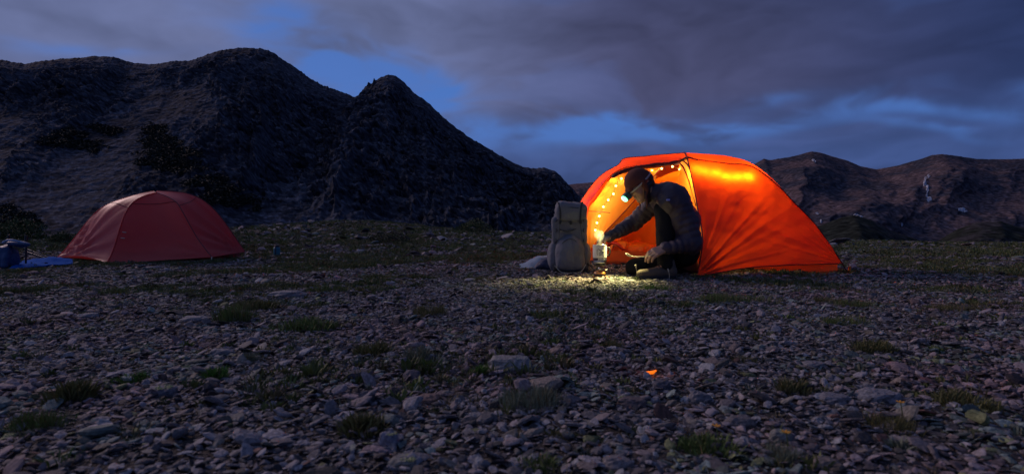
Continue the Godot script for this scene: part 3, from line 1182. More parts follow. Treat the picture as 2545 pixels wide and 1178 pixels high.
	# front left wall, ending at the slanting zip of the open inner door
	var le := pts([[1560, 424, 6.06], [1528, 436, 6.04], [1504, 460, 6.0], [1484, 488, 5.98], [1464, 514, 5.96], [1458, 570, 5.93], [1456, 634, 5.9]])
	var re := pts([[1645, 416, 6.06], [1624, 440, 6.02], [1602, 468, 5.98], [1576, 500, 5.95], [1546, 533, 5.92], [1516, 564, 5.9], [1488, 594, 5.88]])
	var across := loft([le, sl_mid(le, re, 0.03), re], 34, 20)
	for v in 34:
		var row := PackedVector3Array()
		for i in 20:
			var p: Vector3 = across[i][33 - v]
			row.append(p + e2 * 0.010 * n_mid.get_noise_2d(i * 0.3, v * 0.25))
		canopy_left.append(row)
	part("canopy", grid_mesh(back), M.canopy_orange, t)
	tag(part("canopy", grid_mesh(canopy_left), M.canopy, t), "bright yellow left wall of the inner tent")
	part("zip", rim(canopy_left, 19, 0.006), M.piping, t)
	part("seam", tube(pts([[1463, 525, 5.83], [1490, 526, 5.83], [1517, 529, 5.83]]), 0.004, 0.004, 6), M.piping, t)
	# the open inner door hanging behind, and the narrow strip of wall at the right of the opening
	var da := PackedVector3Array()
	for y in range(29, -1, -4): da.append(canopy_left[y][19])
	var dab := pts([[1636, 462, 6.16], [1626, 486, 6.16], [1612, 508, 6.14], [1598, 528, 6.12], [1582, 548, 6.1], [1564, 566, 6.08], [1542, 586, 6.05], [1516, 606, 6.0]])
	var idoor := loft([da, sl_mid(da, dab, -0.02), dab], 30, 16)
	ripple(idoor, dab[7], 0.03, 0.5, 18.0, 4.0)
	part("inner_door", grid_mesh(idoor), M.mesh_door, t)
	var sa := pts([[1690, 403, 5.98], [1687, 440, 6.0], [1690, 500, 5.98], [1700, 570, 5.95], [1710, 630, 5.9]])
	var sb := pts([[1707, 397, 5.79], [1722, 440, 5.62], [1736, 505, 5.45], [1750, 580, 5.3], [1760, 640, 5.2]])
	var strip := loft([sa, sl_mid(sa, sb, -0.03), sb], 30, 12)
	for y in 12:
		var row: PackedVector3Array = strip[y]
		for x in 30:
			row[x] += Vector3(0, 0, 0.02) * sin(y * 1.9 + 0.5 * n_fine.get_noise_1d(x * 0.2)) * x / 30.0
		strip[y] = row
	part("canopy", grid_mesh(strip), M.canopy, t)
	part("loft_shelf", grid_mesh(loft([pts([[1615, 436, 6.3], [1650, 440, 6.3], [1690, 432, 6.25]]), pts([[1615, 452, 6.5], [1650, 448, 6.5], [1690, 444, 6.45]])], 16, 5)), M.canopy_orange, t)
	# pegs, strap and the cord at the right corner
	var pk := on_ground(low[0])
	part("peg", tube(PackedVector3Array([low[0], pk + Vector3(-0.004, 0.02, 0.01), pk - Vector3(0.01, 0.05, 0)]), 0.006, 0.004, 6), M.peg, t)
	var cr := top[nu - 1]
	var cg := gp(2112, 681)
	part("guy_strap", tube(PackedVector3Array([cr, cr.lerp(cg, 0.5) + Vector3(0, -0.01, 0), cg + Vector3(0, 0.02, 0)]), 0.008, 0.006, 6, 8, 0.4), M.piping, t)
	part("peg", tube(PackedVector3Array([cg + Vector3(0.0, 0.075, 0.01), cg - Vector3(0.0, 0.03, 0)]), 0.014, 0.006, 8), M.peg, t)
	part("guy_strap", tube(PackedVector3Array([fr + up, fr + up * 0.4 + Vector3(0.06, 0, 0.02), cg + Vector3(0, 0.015, 0)]), 0.006, 0.005, 6, 8, 0.4), M.webbing, t)

func r0_mid(a: PackedVector3Array, b: PackedVector3Array) -> PackedVector3Array:
	var o := PackedVector3Array()
	for i in a.size():
		o.append(a[i].lerp(b[i], 0.5) + Vector3(0, 0, 0.012 * n_fine.get_noise_1d(i * 0.8)))
	return o

func build_string_lights():
	var spots := []    # bulb places
	var nr := normals_of(panel)
	var k := 0
	for q in [[1728, 420], [1752, 425], [1779, 430], [1806, 438], [1832, 441], [1861, 436]]:
		var c := nearest(panel, q[0], q[1])
		var inward: Vector3 = nr[c.y][c.x]
		if inward.z > 0.0:
			inward = -inward
		var deep: float = [0.07, 0.06, 0.05, 0.044, 0.039, 0.036][k]
		k += 1
		spots.append(panel[c.y][c.x] + inward * deep)
	var row_r := spots.duplicate()
	var row_t := []
	for q in [[1690, 421, 5.98], [1672, 414, 6.0], [1645, 419, 6.02], [1621, 424, 6.05], [1582, 432, 6.0], [1545, 444, 5.95], [1531, 462, 5.86]]:
		row_t.append(at(q[0], q[1], q[2]))
	for q in [[1525, 482, 5.82], [1512, 497, 5.82], [1500, 514, 5.82], [1490, 537, 5.82], [1484, 554, 5.82], [1480, 572, 5.82]]:
		row_t.append(at(q[0], q[1], q[2]))
	var row_l := []
	for q in [[1515, 452], [1499, 476], [1485, 494], [1471, 511]]:
		var c := nearest(canopy_left, q[0], q[1])
		row_l.append(canopy_left[c.y][c.x] + Vector3(0.035, 0, -0.035))
	var row_b := [at(1690, 437, 6.3), at(1662, 444, 6.4)]
	var t := thing("string_lights", row_t[4], "warm string of small bulbs hung round the inside of the orange tent", "string lights")
	var path := PackedVector3Array()
	for i in range(row_r.size() - 1, -1, -1): path.append(row_r[i])
	for p in row_t: path.append(p)
	part("wire", tube(path, 0.0025, 0.0025, 5, 120), M.wire, t)
	var path2 := PackedVector3Array(row_l)
	path2.append(row_b[1])
	path2.append(row_b[0])
	part("wire", tube(path2, 0.0025, 0.0025, 5, 60), M.wire, t)
	var s := SphereMesh.new()
	s.radius = 0.0105
	s.height = 0.021
	s.radial_segments = 10
	s.rings = 6
	for p in row_r + row_t + row_l + row_b:
		var b := piece("bulb", s, M.bulb, t, Transform3D(Basis(), p - t.position))
		var l := OmniLight3D.new()
		l.name = "bulb_light"
		l.light_color = Color(1.0, 0.85, 0.60)
		l.light_energy = 0.08 if p in row_r else 0.015
		l.light_size = 0.01
		l.omni_range = 8.0
		l.omni_attenuation = 2.0
		l.shadow_enabled = true
		b.add_child(l, true)

# ---------------------------------------------------------------- person
# a curled hand: wrist, direction of the fingers, direction the back of the hand faces, how far the fingers bend
func hand(v: PackedVector3Array, idx: PackedInt32Array, wrist: Vector3, dir: Vector3, out: Vector3, thumb_side: float, curl: float, k_ := 1.06):
	dir = dir.normalized()
	var across := dir.cross(out).normalized()
	out = across.cross(dir).normalized()
	var F := field(-Vector3.ONE * 0.16, Vector3.ONE * 0.16, 0.0038)
	var base := wrist
	wrist = Vector3.ZERO
	bone(F, wrist - dir * 0.05, wrist + dir * 0.01, 0.027, 0.025, 0.012)
	for k in 4:
		var sgn := (k - 1.5) * 0.0205 * thumb_side
		var kn := wrist + dir * (0.088 - 0.006 * absf(k - 1.2)) - across * sgn
		bone(F, wrist + dir * 0.012 - across * sgn * 0.6, kn, 0.017, 0.0125, 0.012)
		var l: float = [0.040, 0.046, 0.043, 0.034][k]
		var a1 := curl * 0.75
		var a2 := curl * 1.75
		var a3 := curl * 2.5
		var d1 := (dir * cos(a1) - out * sin(a1)).normalized()
		var d2 := (dir * cos(a2) - out * sin(a2)).normalized()
		var d3 := (dir * cos(a3) - out * sin(a3)).normalized()
		bone(F, kn, kn + d1 * l, 0.0105, 0.0095, 0.004)
		bone(F, kn + d1 * l, kn + d1 * l + d2 * l * 0.65, 0.0095, 0.0085, 0.004)
		bone(F, kn + d1 * l + d2 * l * 0.65, kn + d1 * l + d2 * l * 0.65 + d3 * l * 0.5, 0.0085, 0.0072, 0.004)
	var tb := wrist + dir * 0.022 + across * 0.024 * thumb_side - out * 0.008
	var t1 := tb + (dir * 0.6 + across * thumb_side * 0.7 - out * 0.5).normalized() * 0.042
	var t2 := t1 + (dir * 0.85 + across * thumb_side * 0.1 - out * 0.6).normalized() * 0.034
	var t3 := t2 + (dir * 0.9 - across * thumb_side * 0.3 - out * 0.5).normalized() * 0.024
	bone(F, wrist + dir * 0.01, tb, 0.018, 0.016, 0.012)
	bone(F, tb, t1, 0.0145, 0.0115, 0.008)
	bone(F, t1, t2, 0.0112, 0.0100, 0.004)
	bone(F, t2, t3, 0.0100, 0.0075, 0.004)
	var first := v.size()
	skin_of(F, v, idx)
	for i in range(first, v.size()):
		v[i] = base + v[i] * k_

func build_person():
	var foot := gp(1640, 694)
	var t := thing("person", foot, "person in a puffy dark jacket and brown cap crouching at the stove", "person")
	# joints
	var head := at(1589, 461, 4.80)
	var f := Vector3(-0.80, -0.59, 0.10).normalized()      # where the face looks: down at the pot
	var side := Vector3(0.08, 0.0, 1.0)
	side = (side - f * side.dot(f)).normalized()           # towards the camera
	var u := side.cross(f).normalized()                    # crown
	if u.y < 0.0:
		u = -u
	var neck := at(1634, 484, 4.84)
	var sh_n := at(1683, 492, 4.70)
	var el_n := at(1722, 603, 4.63)
	var wr_n := at(1655, 617, 4.60)
	var sh_f := at(1625, 505, 5.02)
	var el_f := at(1573, 556, 5.16)
	var wr_f := at(1516, 588, 5.0)
	var hip_n := at(1703, 622, 4.78)
	var kn_n := at(1652, 520, 4.74)
	var an_n := at(1655, 666, 4.68)
	var hip_f := at(1708, 630, 4.99)
	var kn_f := at(1580, 666, 4.98)
	var an_f := at(1705, 680, 5.06)
	var lo := at(1470, 720, 4.6) - Vector3(0.1, 0.0, 0.7)
	var hi := at(1780, 395, 4.6) + Vector3(0.1, 0.05, 0.25)
	# ---- the body, one continuous figure
	var bv := PackedVector3Array()
	var bi := PackedInt32Array()
	var B := field(lo, hi, 0.013)
	bone(B, at(1672, 498, 4.73), at(1660, 502, 4.95), 0.10, 0.10, 0.05)
	bone(B, at(1698, 550, 4.77), at(1696, 550, 4.97), 0.10, 0.10, 0.06)
	bone(B, at(1700, 612, 4.79), at(1700, 612, 4.97), 0.10, 0.10, 0.06)
	bone(B, at(1668, 495, 4.84), neck, 0.09, 0.055, 0.05)
	bone(B, neck, head - u * 0.05 - f * 0.02, 0.052, 0.05, 0.03)
	bone(B, sh_n, el_n, 0.05, 0.04, 0.04)
	bone(B, el_n, wr_n, 0.04, 0.026, 0.02)
	bone(B, sh_f, el_f, 0.05, 0.04, 0.04)
	bone(B, el_f, wr_f, 0.04, 0.026, 0.02)
	bone(B, hip_n, kn_n, 0.07, 0.05, 0.04)
	bone(B, kn_n, an_n, 0.048, 0.036, 0.02)
	bone(B, hip_f, kn_f, 0.07, 0.05, 0.04)
	bone(B, kn_f, an_f, 0.045, 0.036, 0.02)
	skin_of(B, bv, bi)
	# head and face
	var H := field(head - Vector3.ONE * 0.19, head + Vector3.ONE * 0.19, 0.0052)
	egg(H, Transform3D(Basis(f, u, side), head + u * 0.012 - f * 0.008), Vector3(0.098, 0.094, 0.076), 0.01)
	bone(H, head + f * 0.035 - u * 0.035, head + f * 0.058 - u * 0.102, 0.056, 0.030, 0.03)     # jaw and chin
	bone(H, head + f * 0.01 - u * 0.05, head + f * 0.05 - u * 0.095, 0.058, 0.034, 0.03)
	for s in [-1.0, 1.0]:
		bone(H, head + f * 0.06 - u * 0.03 + side * 0.035 * s, head + f * 0.05 - u * 0.045 + side * 0.045 * s, 0.026, 0.024, 0.02)   # cheek
		bone(H, head + f * 0.086 + u * 0.012 + side * 0.012 * s, head + f * 0.074 + u * 0.010 + side * 0.05 * s, 0.010, 0.010, 0.015)   # brow
		bone(H, head - f * 0.01 + u * 0.005 + side * 0.078 * s, head - f * 0.012 - u * 0.035 + side * 0.074 * s, 0.013, 0.009, 0.008)  # ear
		bone(H, head + f * 0.075 - u * 0.012 + side * 0.030 * s, head + f * 0.077 - u * 0.012 + side * 0.032 * s, 0.012, 0.012, 0.006)  # eye
	bone(H, head + f * 0.090 + u * 0.002, head + f * 0.114 - u * 0.034, 0.008, 0.013, 0.012)     # nose
	bone(H, head + f * 0.094 - u * 0.036 - side * 0.011, head + f * 0.094 - u * 0.036 + side * 0.011, 0.010, 0.010, 0.010)
	bone(H, head + f * 0.088 - u * 0.060 - side * 0.018, head + f * 0.088 - u * 0.060 + side * 0.018, 0.009, 0.009, 0.005)   # lips
	bone(H, head + f * 0.084 - u * 0.073 - side * 0.015, head + f * 0.084 - u * 0.073 + side * 0.015, 0.009, 0.009, 0.005)
	bone(H, head - u * 0.06 - f * 0.02, neck, 0.052, 0.055, 0.03)
	skin_of(H, bv, bi)
	hand(bv, bi, wr_n, at(1592, 640, 4.56) - wr_n, Vector3(-0.3, 0.7, 0.65), 1.0, 0.55, 1.18)
	hand(bv, bi, wr_f, at(1480, 600, 4.84) - wr_f, Vector3(-0.25, 0.85, 0.35), 1.0, 0.42)
	part("body", mesh_from(bv, bi), M.skin, t)
	# ---- jacket: quilted baffles
	var J := field(lo, hi, 0.0105)
	bone(J, at(1673, 497, 4.71), at(1660, 503, 4.97), 0.132, 0.125, 0.05)
	bone(J, at(1698, 548, 4.74), at(1696, 548, 4.99), 0.140, 0.135, 0.07)
	bone(J, at(1704, 604, 4.76), at(1702, 604, 4.99), 0.132, 0.13, 0.06)
	bone(J, at(1660, 492, 4.84), at(1700, 604, 4.87), 0.13, 0.13, 0.04, 0.016, 0.055)
	bone(J, at(1664, 488, 4.84), neck, 0.11, 0.078, 0.05)
	bone(J, neck, neck.lerp(head, 0.2), 0.080, 0.078, 0.02)
	bone(J, sh_n, el_n, 0.084, 0.070, 0.04, 0.014, 0.052)
	bone(J, el_n, wr_n, 0.070, 0.046, 0.025, 0.011, 0.05)
	bone(J, sh_f, el_f, 0.080, 0.066, 0.04, 0.014, 0.052)
	bone(J, el_f, wr_f + (wr_f - el_f) * 0.03, 0.066, 0.042, 0.025, 0.011, 0.05)
	part("jacket", soft(J, 0.014, 8.0), M.jacket, t)
	part("cuff", tube(PackedVector3Array([wr_n.lerp(el_n, 0.10), wr_n.lerp(el_n, -0.02)]), 0.046, 0.040, 14), M.jacket, t)
	part("cuff", tube(PackedVector3Array([wr_f.lerp(el_f, 0.08), wr_f.lerp(el_f, -0.06)]), 0.043, 0.037, 14), M.jacket, t)
	var bd := at(1661, 497, 4.58)
	part("badge", soft_box(bd, Vector3(0.014, 0.008, 0.012), 0.003, 0.003), M.badge, t)
	# ---- trousers
	var T := field(lo, hi, 0.0115)
	bone(T, at(1702, 620, 4.78), at(1702, 622, 5.0), 0.125, 0.12, 0.05)
	bone(T, hip_n, kn_n, 0.100, 0.078, 0.05)
	bone(T, kn_n, an_n + Vector3(0, 0.03, 0), 0.078, 0.056, 0.03)
	bone(T, hip_f, kn_f, 0.100, 0.074, 0.05)
	bone(T, kn_f, an_f, 0.074, 0.058, 0.03)
	bone(T, kn_n.lerp(an_n, 0.45), kn_n.lerp(an_n, 0.95), 0.066, 0.062, 0.03)
	part("trousers", soft(T, 0.010, 7.0), M.trousers, t)
	# ---- shoes
	shoe(t, gp(1683, 692), gp(1580, 695), 0.0)
	shoe(t, on_ground(at(1738, 684, 5.08)), on_ground(at(1665, 690, 5.02)), 0.03)
	# ---- cap with ear flaps and cords
	var C := field(head - Vector3.ONE * 0.22, head + Vector3.ONE * 0.22, 0.0062)
	egg(C, Transform3D(Basis(f, u, side), head + u * 0.030 - f * 0.012), Vector3(0.122, 0.118, 0.102), 0.01)
	cut_below(C, head + u * 0.010, (u + f * -0.18).normalized())
	for s in [-1.0, 1.0]:
		bone(C, head - f * 0.015 + u * 0.02 + side * 0.088 * s, head - f * 0.005 - u * 0.055 + side * 0.086 * s, 0.030, 0.020, 0.02)
	bone(C, head - f * 0.095 + u * 0.01, head - f * 0.09 - u * 0.04, 0.045, 0.04, 0.03)
	bone(C, head + f * 0.098 + u * 0.018 - side * 0.04, head + f * 0.098 + u * 0.018 + side * 0.04, 0.020, 0.020, 0.02)
	bone(C, head + f * 0.108 + u * 0.010 - side * 0.035, head + f * 0.140 - u * 0.006 , 0.010, 0.008, 0.012)
	bone(C, head + f * 0.108 + u * 0.010 + side * 0.035, head + f * 0.140 - u * 0.006 , 0.010, 0.008, 0.012)
	var cap := part("cap", soft(C), M.knit, t)
	for s in [-1.0, 1.0]:
		var a = head - f * 0.005 - u * 0.065 + side * 0.088 * s
		part("cord", tube(PackedVector3Array([a, a + Vector3(-0.012, -0.05, 0.0), a + Vector3(-0.004, -0.11, 0.004), a + Vector3(-0.01, -0.155, 0.0)]), 0.0075, 0.005, 7, 14), M.knit, t)
	# ---- long hair falling beside the face
	var R := field(head - Vector3.ONE * 0.24, head + Vector3.ONE * 0.2, 0.006)
	for k in 5:
		var a := head - f * (0.02 + 0.018 * k) - u * 0.03 + side * (0.070 - 0.012 * k)
		bone(R, a, a + Vector3(-0.004 * k, -0.10 - 0.008 * k, 0.006), 0.020, 0.014, 0.008)
		bone(R, a + Vector3(-0.004 * k, -0.10 - 0.008 * k, 0.006), a + Vector3(0.008, -0.165, 0.0), 0.014, 0.006, 0.008)
	part("hair", soft(R), M.hair, t)
	# ---- headlamp: a thing of its own, worn over the cap
	var lp := head + f * 0.146 - u * 0.012
	var l := thing("headlamp", lp, "headlamp with glowing greenish lens strapped round the brown cap", "headlamp")
	var band := PackedVector3Array()
	for i in 41:
		var a := TAU * i / 40.0
		band.append(head + u * 0.014 - f * 0.012 + f * cos(a) * 0.126 + side * sin(a) * 0.106 - u * 0.02 * cos(a))
	part("strap", tube(band, 0.012, 0.012, 8, 0, 0.32), M.strap, l)
	var HB := field(lp - Vector3.ONE * 0.1, lp + Vector3.ONE * 0.1, 0.004)
	var aim := (f + Vector3(0.02, -0.22, 0.12)).normalized()
	block(HB, frame(aim, side, lp), Vector3(0.026, 0.044, 0.032), 0.014, 0.01)
	part("housing", soft(HB), M.lamp_body, l)
	var disc := []
	var ax := frame(aim, side, lp + aim * 0.0262)
	for r in 5:
		var ring := PackedVector3Array()
		for s in 20:
			var a := TAU * s / 20.0
			var rr: float = [0.041, 0.040, 0.033, 0.019, 0.0][r]
			ring.append(ax * Vector3([0.0, 0.005, 0.010, 0.013, 0.0145][r], cos(a) * rr, sin(a) * rr * 0.75))
		disc.append(ring)
	part("lens", grid_mesh(disc, true, true), M.lamp_lens, l)
	var sp := SpotLight3D.new()
	sp.name = "headlamp_beam"
	sp.light_color = Color(1.0, 0.95, 0.62)
	sp.light_energy = 4.2
	sp.light_size = 0.02
	sp.spot_angle = 41.0
	sp.spot_angle_attenuation = 1.0
	sp.spot_range = 12.0
	sp.spot_attenuation = 2.0
	sp.shadow_enabled = true
	l.add_child(sp)
	sp.look_at_from_position(lp + aim * 0.048, gp(1490, 696) + Vector3(0, 0.04, 0))
	sp.position = lp + aim * 0.048 - l.position
	# ---- spoon held in the near hand
	var grip := at(1608, 637, 4.57)
	var tip := at(1562, 634, 4.60)
	var spn := thing("spoon", grip, "pale camping spoon held in the person's near hand", "spoon")
	part("handle", tube(PackedVector3Array([at(1632, 630, 4.56), grip, at(1580, 638, 4.59), at(1566, 636, 4.60)]), 0.0042, 0.0042, 8, 20, 0.5), M.spoon, spn)
	var sb := field(tip - Vector3.ONE * 0.05, tip + Vector3.ONE * 0.05, 0.003)
	egg(sb, frame(at(1556, 628, 4.60) - at(1572, 637, 4.60), Vector3(0, 0.4, 1), tip), Vector3(0.030, 0.018, 0.007), 0.005)
	part("bowl", soft(sb), M.spoon, spn)

func soft_box(c: Vector3, half: Vector3, round_: float, cell: float) -> ArrayMesh:
	var F := field(c - half - Vector3.ONE * cell * 4.0, c + half + Vector3.ONE * cell * 4.0, cell)
	block(F, Transform3D(Basis(), c), half, round_, 0.002)
	return soft(F)

func shoe(t: Node3D, heel: Vector3, toe: Vector3, lift: float):
	var d := (toe - heel).normalized()
	var L := heel.distance_to(toe)
	var upv := Vector3.UP
	var mid := heel.lerp(toe, 0.5)
	var F := field(mid - Vector3(0.26, 0.06, 0.2), mid + Vector3(0.26, 0.22, 0.2), 0.0065)
	bone(F, heel + d * 0.05 + upv * 0.055, heel + d * L * 0.45 + upv * 0.055, 0.040, 0.042, 0.02)
	bone(F, heel + d * L * 0.45 + upv * 0.055, toe - d * 0.05 + upv * 0.045, 0.044, 0.036, 0.02)
	bone(F, heel + d * 0.06 + upv * 0.06, heel + d * 0.075 + upv * 0.135, 0.045, 0.047, 0.03)
	cut_below(F, heel + upv * 0.022, upv)
	var o := part("shoe", soft(F), M.shoe, t)
	var S := field(mid - Vector3(0.26, 0.08, 0.2), mid + Vector3(0.26, 0.15, 0.2), 0.0065)
	var sd := d.cross(upv).normalized()
	for s in [-1.0, 1.0]:
		bone(S, heel + d * 0.045 + upv * 0.016 + sd * 0.022 * s, heel + d * L * 0.55 + upv * 0.016 + sd * 0.016 * s, 0.022, 0.022, 0.01)
		bone(S, heel + d * L * 0.55 + upv * 0.016 + sd * 0.016 * s, toe - d * 0.045 + upv * 0.018 + sd * 0.016 * s, 0.024, 0.024, 0.01)
	cut_below(S, heel + upv * -0.006, upv)
	var so := part("sole", soft(S), M.sole, o)
	for k in 5:
		var c := heel + d * (L * 0.42 + 0.028 * k) + upv * (0.112 - 0.0115 * k)
		part("lace", tube(PackedVector3Array([c - sd * 0.03 - upv * 0.012, c, c + sd * 0.03 - upv * 0.012]), 0.0042, 0.0042, 6, 7), M.lace, o)

# ---------------------------------------------------------------- stove and pot
func build_kitchen():
	var base := gp(1491, 690)
	var s := -base.z / LENS           # metres per pixel here
	var st := thing("camp_stove", base, "small gas camping stove with orange canister standing under the cooking pot", "stove")
	var c := base + Vector3(0, 0.0, 0)
	var can := lathe([[0.0, 0.006], [0.046, 0.006], [0.051, 0.011], [0.051, 0.036], [0.047, 0.047], [0.034, 0.054], [0.014, 0.057], [0.013, 0.064], [0.0, 0.064]])
	piece("canister", can, M.canister, st)
	piece("canister_band", lathe([[0.0515, 0.014], [0.0518, 0.016], [0.0518, 0.030], [0.0515, 0.032]]), M.black_plastic, st)
	piece("valve", lathe([[0.0, 0.062], [0.016, 0.062], [0.017, 0.078], [0.011, 0.082], [0.011, 0.094], [0.0, 0.094]], 16), M.steel, st)
	piece("burner", lathe([[0.0, 0.09], [0.020, 0.092], [0.040, 0.103], [0.044, 0.110], [0.044, 0.120], [0.0, 0.121]]), M.black_plastic, st)
	for k in 3:
		var a := TAU * k / 3.0 + 0.5
		var d := Vector3(cos(a), 0, sin(a))
		var leg := piece("foot", tube(PackedVector3Array([d * 0.03 + Vector3(0, 0.012, 0), d * 0.055 + Vector3(0, 0.012, 0), d * 0.075 + Vector3(0, 0.003, 0)]), 0.006, 0.005, 6, 8), M.peg, st)
	piece("knob", tube(PackedVector3Array([Vector3(0.012, 0.072, 0.0), Vector3(0.045, 0.07, 0.012), Vector3(0.062, 0.066, 0.015)]), 0.003, 0.003, 6, 8), M.steel, st)
	# the pot: pale cosy, dark band with white lettering, folding handle
	var pb := Vector3(0, 0.122, 0)
	var pot := thing("cooking_pot", base + pb, "tall pale cooking pot steaming on the small gas stove", "pot")
	var R := 0.0575
	piece("base_ring", lathe([[0.0, 0.0], [0.050, 0.0], [0.054, 0.003], [0.054, 0.020], [0.050, 0.022]]), M.steel, pot)
	piece("band", lathe([[0.050, 0.0215], [R - 0.001, 0.022], [R, 0.026], [R, 0.042], [R - 0.001, 0.045], [0.05, 0.045]]), M.pot_band, pot)
	piece("cosy", lathe([[0.05, 0.0455], [R, 0.046], [R + 0.0008, 0.05], [R + 0.0014, 0.145], [R + 0.0008, 0.150], [0.053, 0.151]], 40), M.pot_shell, pot)
	piece("rim", lathe([[0.0535, 0.148], [0.0600, 0.1515], [0.0605, 0.155], [0.0585, 0.157], [0.0535, 0.155], [0.0525, 0.12], [0.0525, 0.05]], 40), M.steel, pot)
	piece("water", lathe([[0.052, 0.118], [0.0, 0.118]], 30), M.steel, pot)
	# handle on the right
	piece("handle", tube(PackedVector3Array([Vector3(R, 0.128, 0.006), Vector3(R + 0.018, 0.13, 0.01), Vector3(R + 0.026, 0.115, 0.012), Vector3(R + 0.026, 0.085, 0.012), Vector3(R + 0.018, 0.066, 0.01), Vector3(R, 0.064, 0.006)]), 0.0042, 0.0042, 8, 24, 1.6), M.black_plastic, pot)
	# the flame emblem: five curved strokes wrapped round the cosy
	var mark := []
	for k in 3:
		var off := k * 0.012
		mark.append([[-0.022 + off, 0.122 - off * 0.5], [-0.010 + off, 0.112 - off * 0.4], [0.002 + off, 0.104], [-0.004 + off, 0.092], [-0.014 + off, 0.084], [-0.010 + off, 0.073]])
	mark.append([[-0.030, 0.118], [-0.031, 0.100], [-0.030, 0.080], [-0.026, 0.068]])
	mark.append([[-0.016, 0.066], [-0.002, 0.070], [0.010, 0.078]])
	for m in mark:
		var p := PackedVector3Array()
		for q in m:
			var a: float = PI / 2.0 - q[0] / R + 0.0
			p.append(Vector3(cos(a) * (R + 0.0012), q[1], sin(a) * (R + 0.0012)))
		piece("emblem", tube(p, 0.0034, 0.002, 8, 16), M.pot_mark, pot)
	var tm := TextMesh.new()
	var sf := SystemFont.new()
	sf.font_names = PackedStringArray(["Droid Sans"])
	sf.font_italic = true
	tm.font = sf
	tm.text = "Jetboil"
	tm.font_size = 64
	tm.pixel_size = 0.00034
	tm.depth = 0.0008
	var arr := tm.get_mesh_arrays()
	var tv: PackedVector3Array = arr[Mesh.ARRAY_VERTEX]
	for i in tv.size():
		var x := tv[i].x + 0.22 * tv[i].y
		var a := PI / 2.0 - (x + 0.006) / R
		var rr := R + 0.0004 + tv[i].z
		tv[i] = Vector3(cos(a) * rr, 0.034 + tv[i].y, sin(a) * rr)
	arr[Mesh.ARRAY_VERTEX] = tv
	arr[Mesh.ARRAY_NORMAL] = null
	arr[Mesh.ARRAY_TANGENT] = null
	arr[Mesh.ARRAY_TEX_UV] = null
	var lm := ArrayMesh.new()
	lm.add_surface_from_arrays(Mesh.PRIMITIVE_TRIANGLES, arr)
	piece("lettering", lm, M.lettering, pot)
	# steam
	var sm := Node3D.new()
	sm.name = "steam"
	add_child(sm)
	sm.position = base + pb + Vector3(0, 0.15, 0)
	tag(sm, "wisp of white steam rising from the cooking pot", "steam", "", "stuff")
	var fm := FogMaterial.new()
	fm.density = 3.0
	fm.albedo = Color(1, 1, 1)
	for q in [[0.0, -0.01, 0.020, 0.05], [0.004, 0.025, 0.026, 0.07], [-0.006, 0.06, 0.045, 0.08], [-0.02, 0.095, 0.065, 0.075], [0.012, 0.085, 0.05, 0.09]]:
		var v := FogVolume.new()
		v.name = "wisp"
		v.shape = RenderingServer.FOG_VOLUME_SHAPE_ELLIPSOID
		v.size = Vector3(q[2], q[3], q[2])
		v.material = fm
		sm.add_child(v, true)
		v.position = Vector3(q[0], q[1], 0)

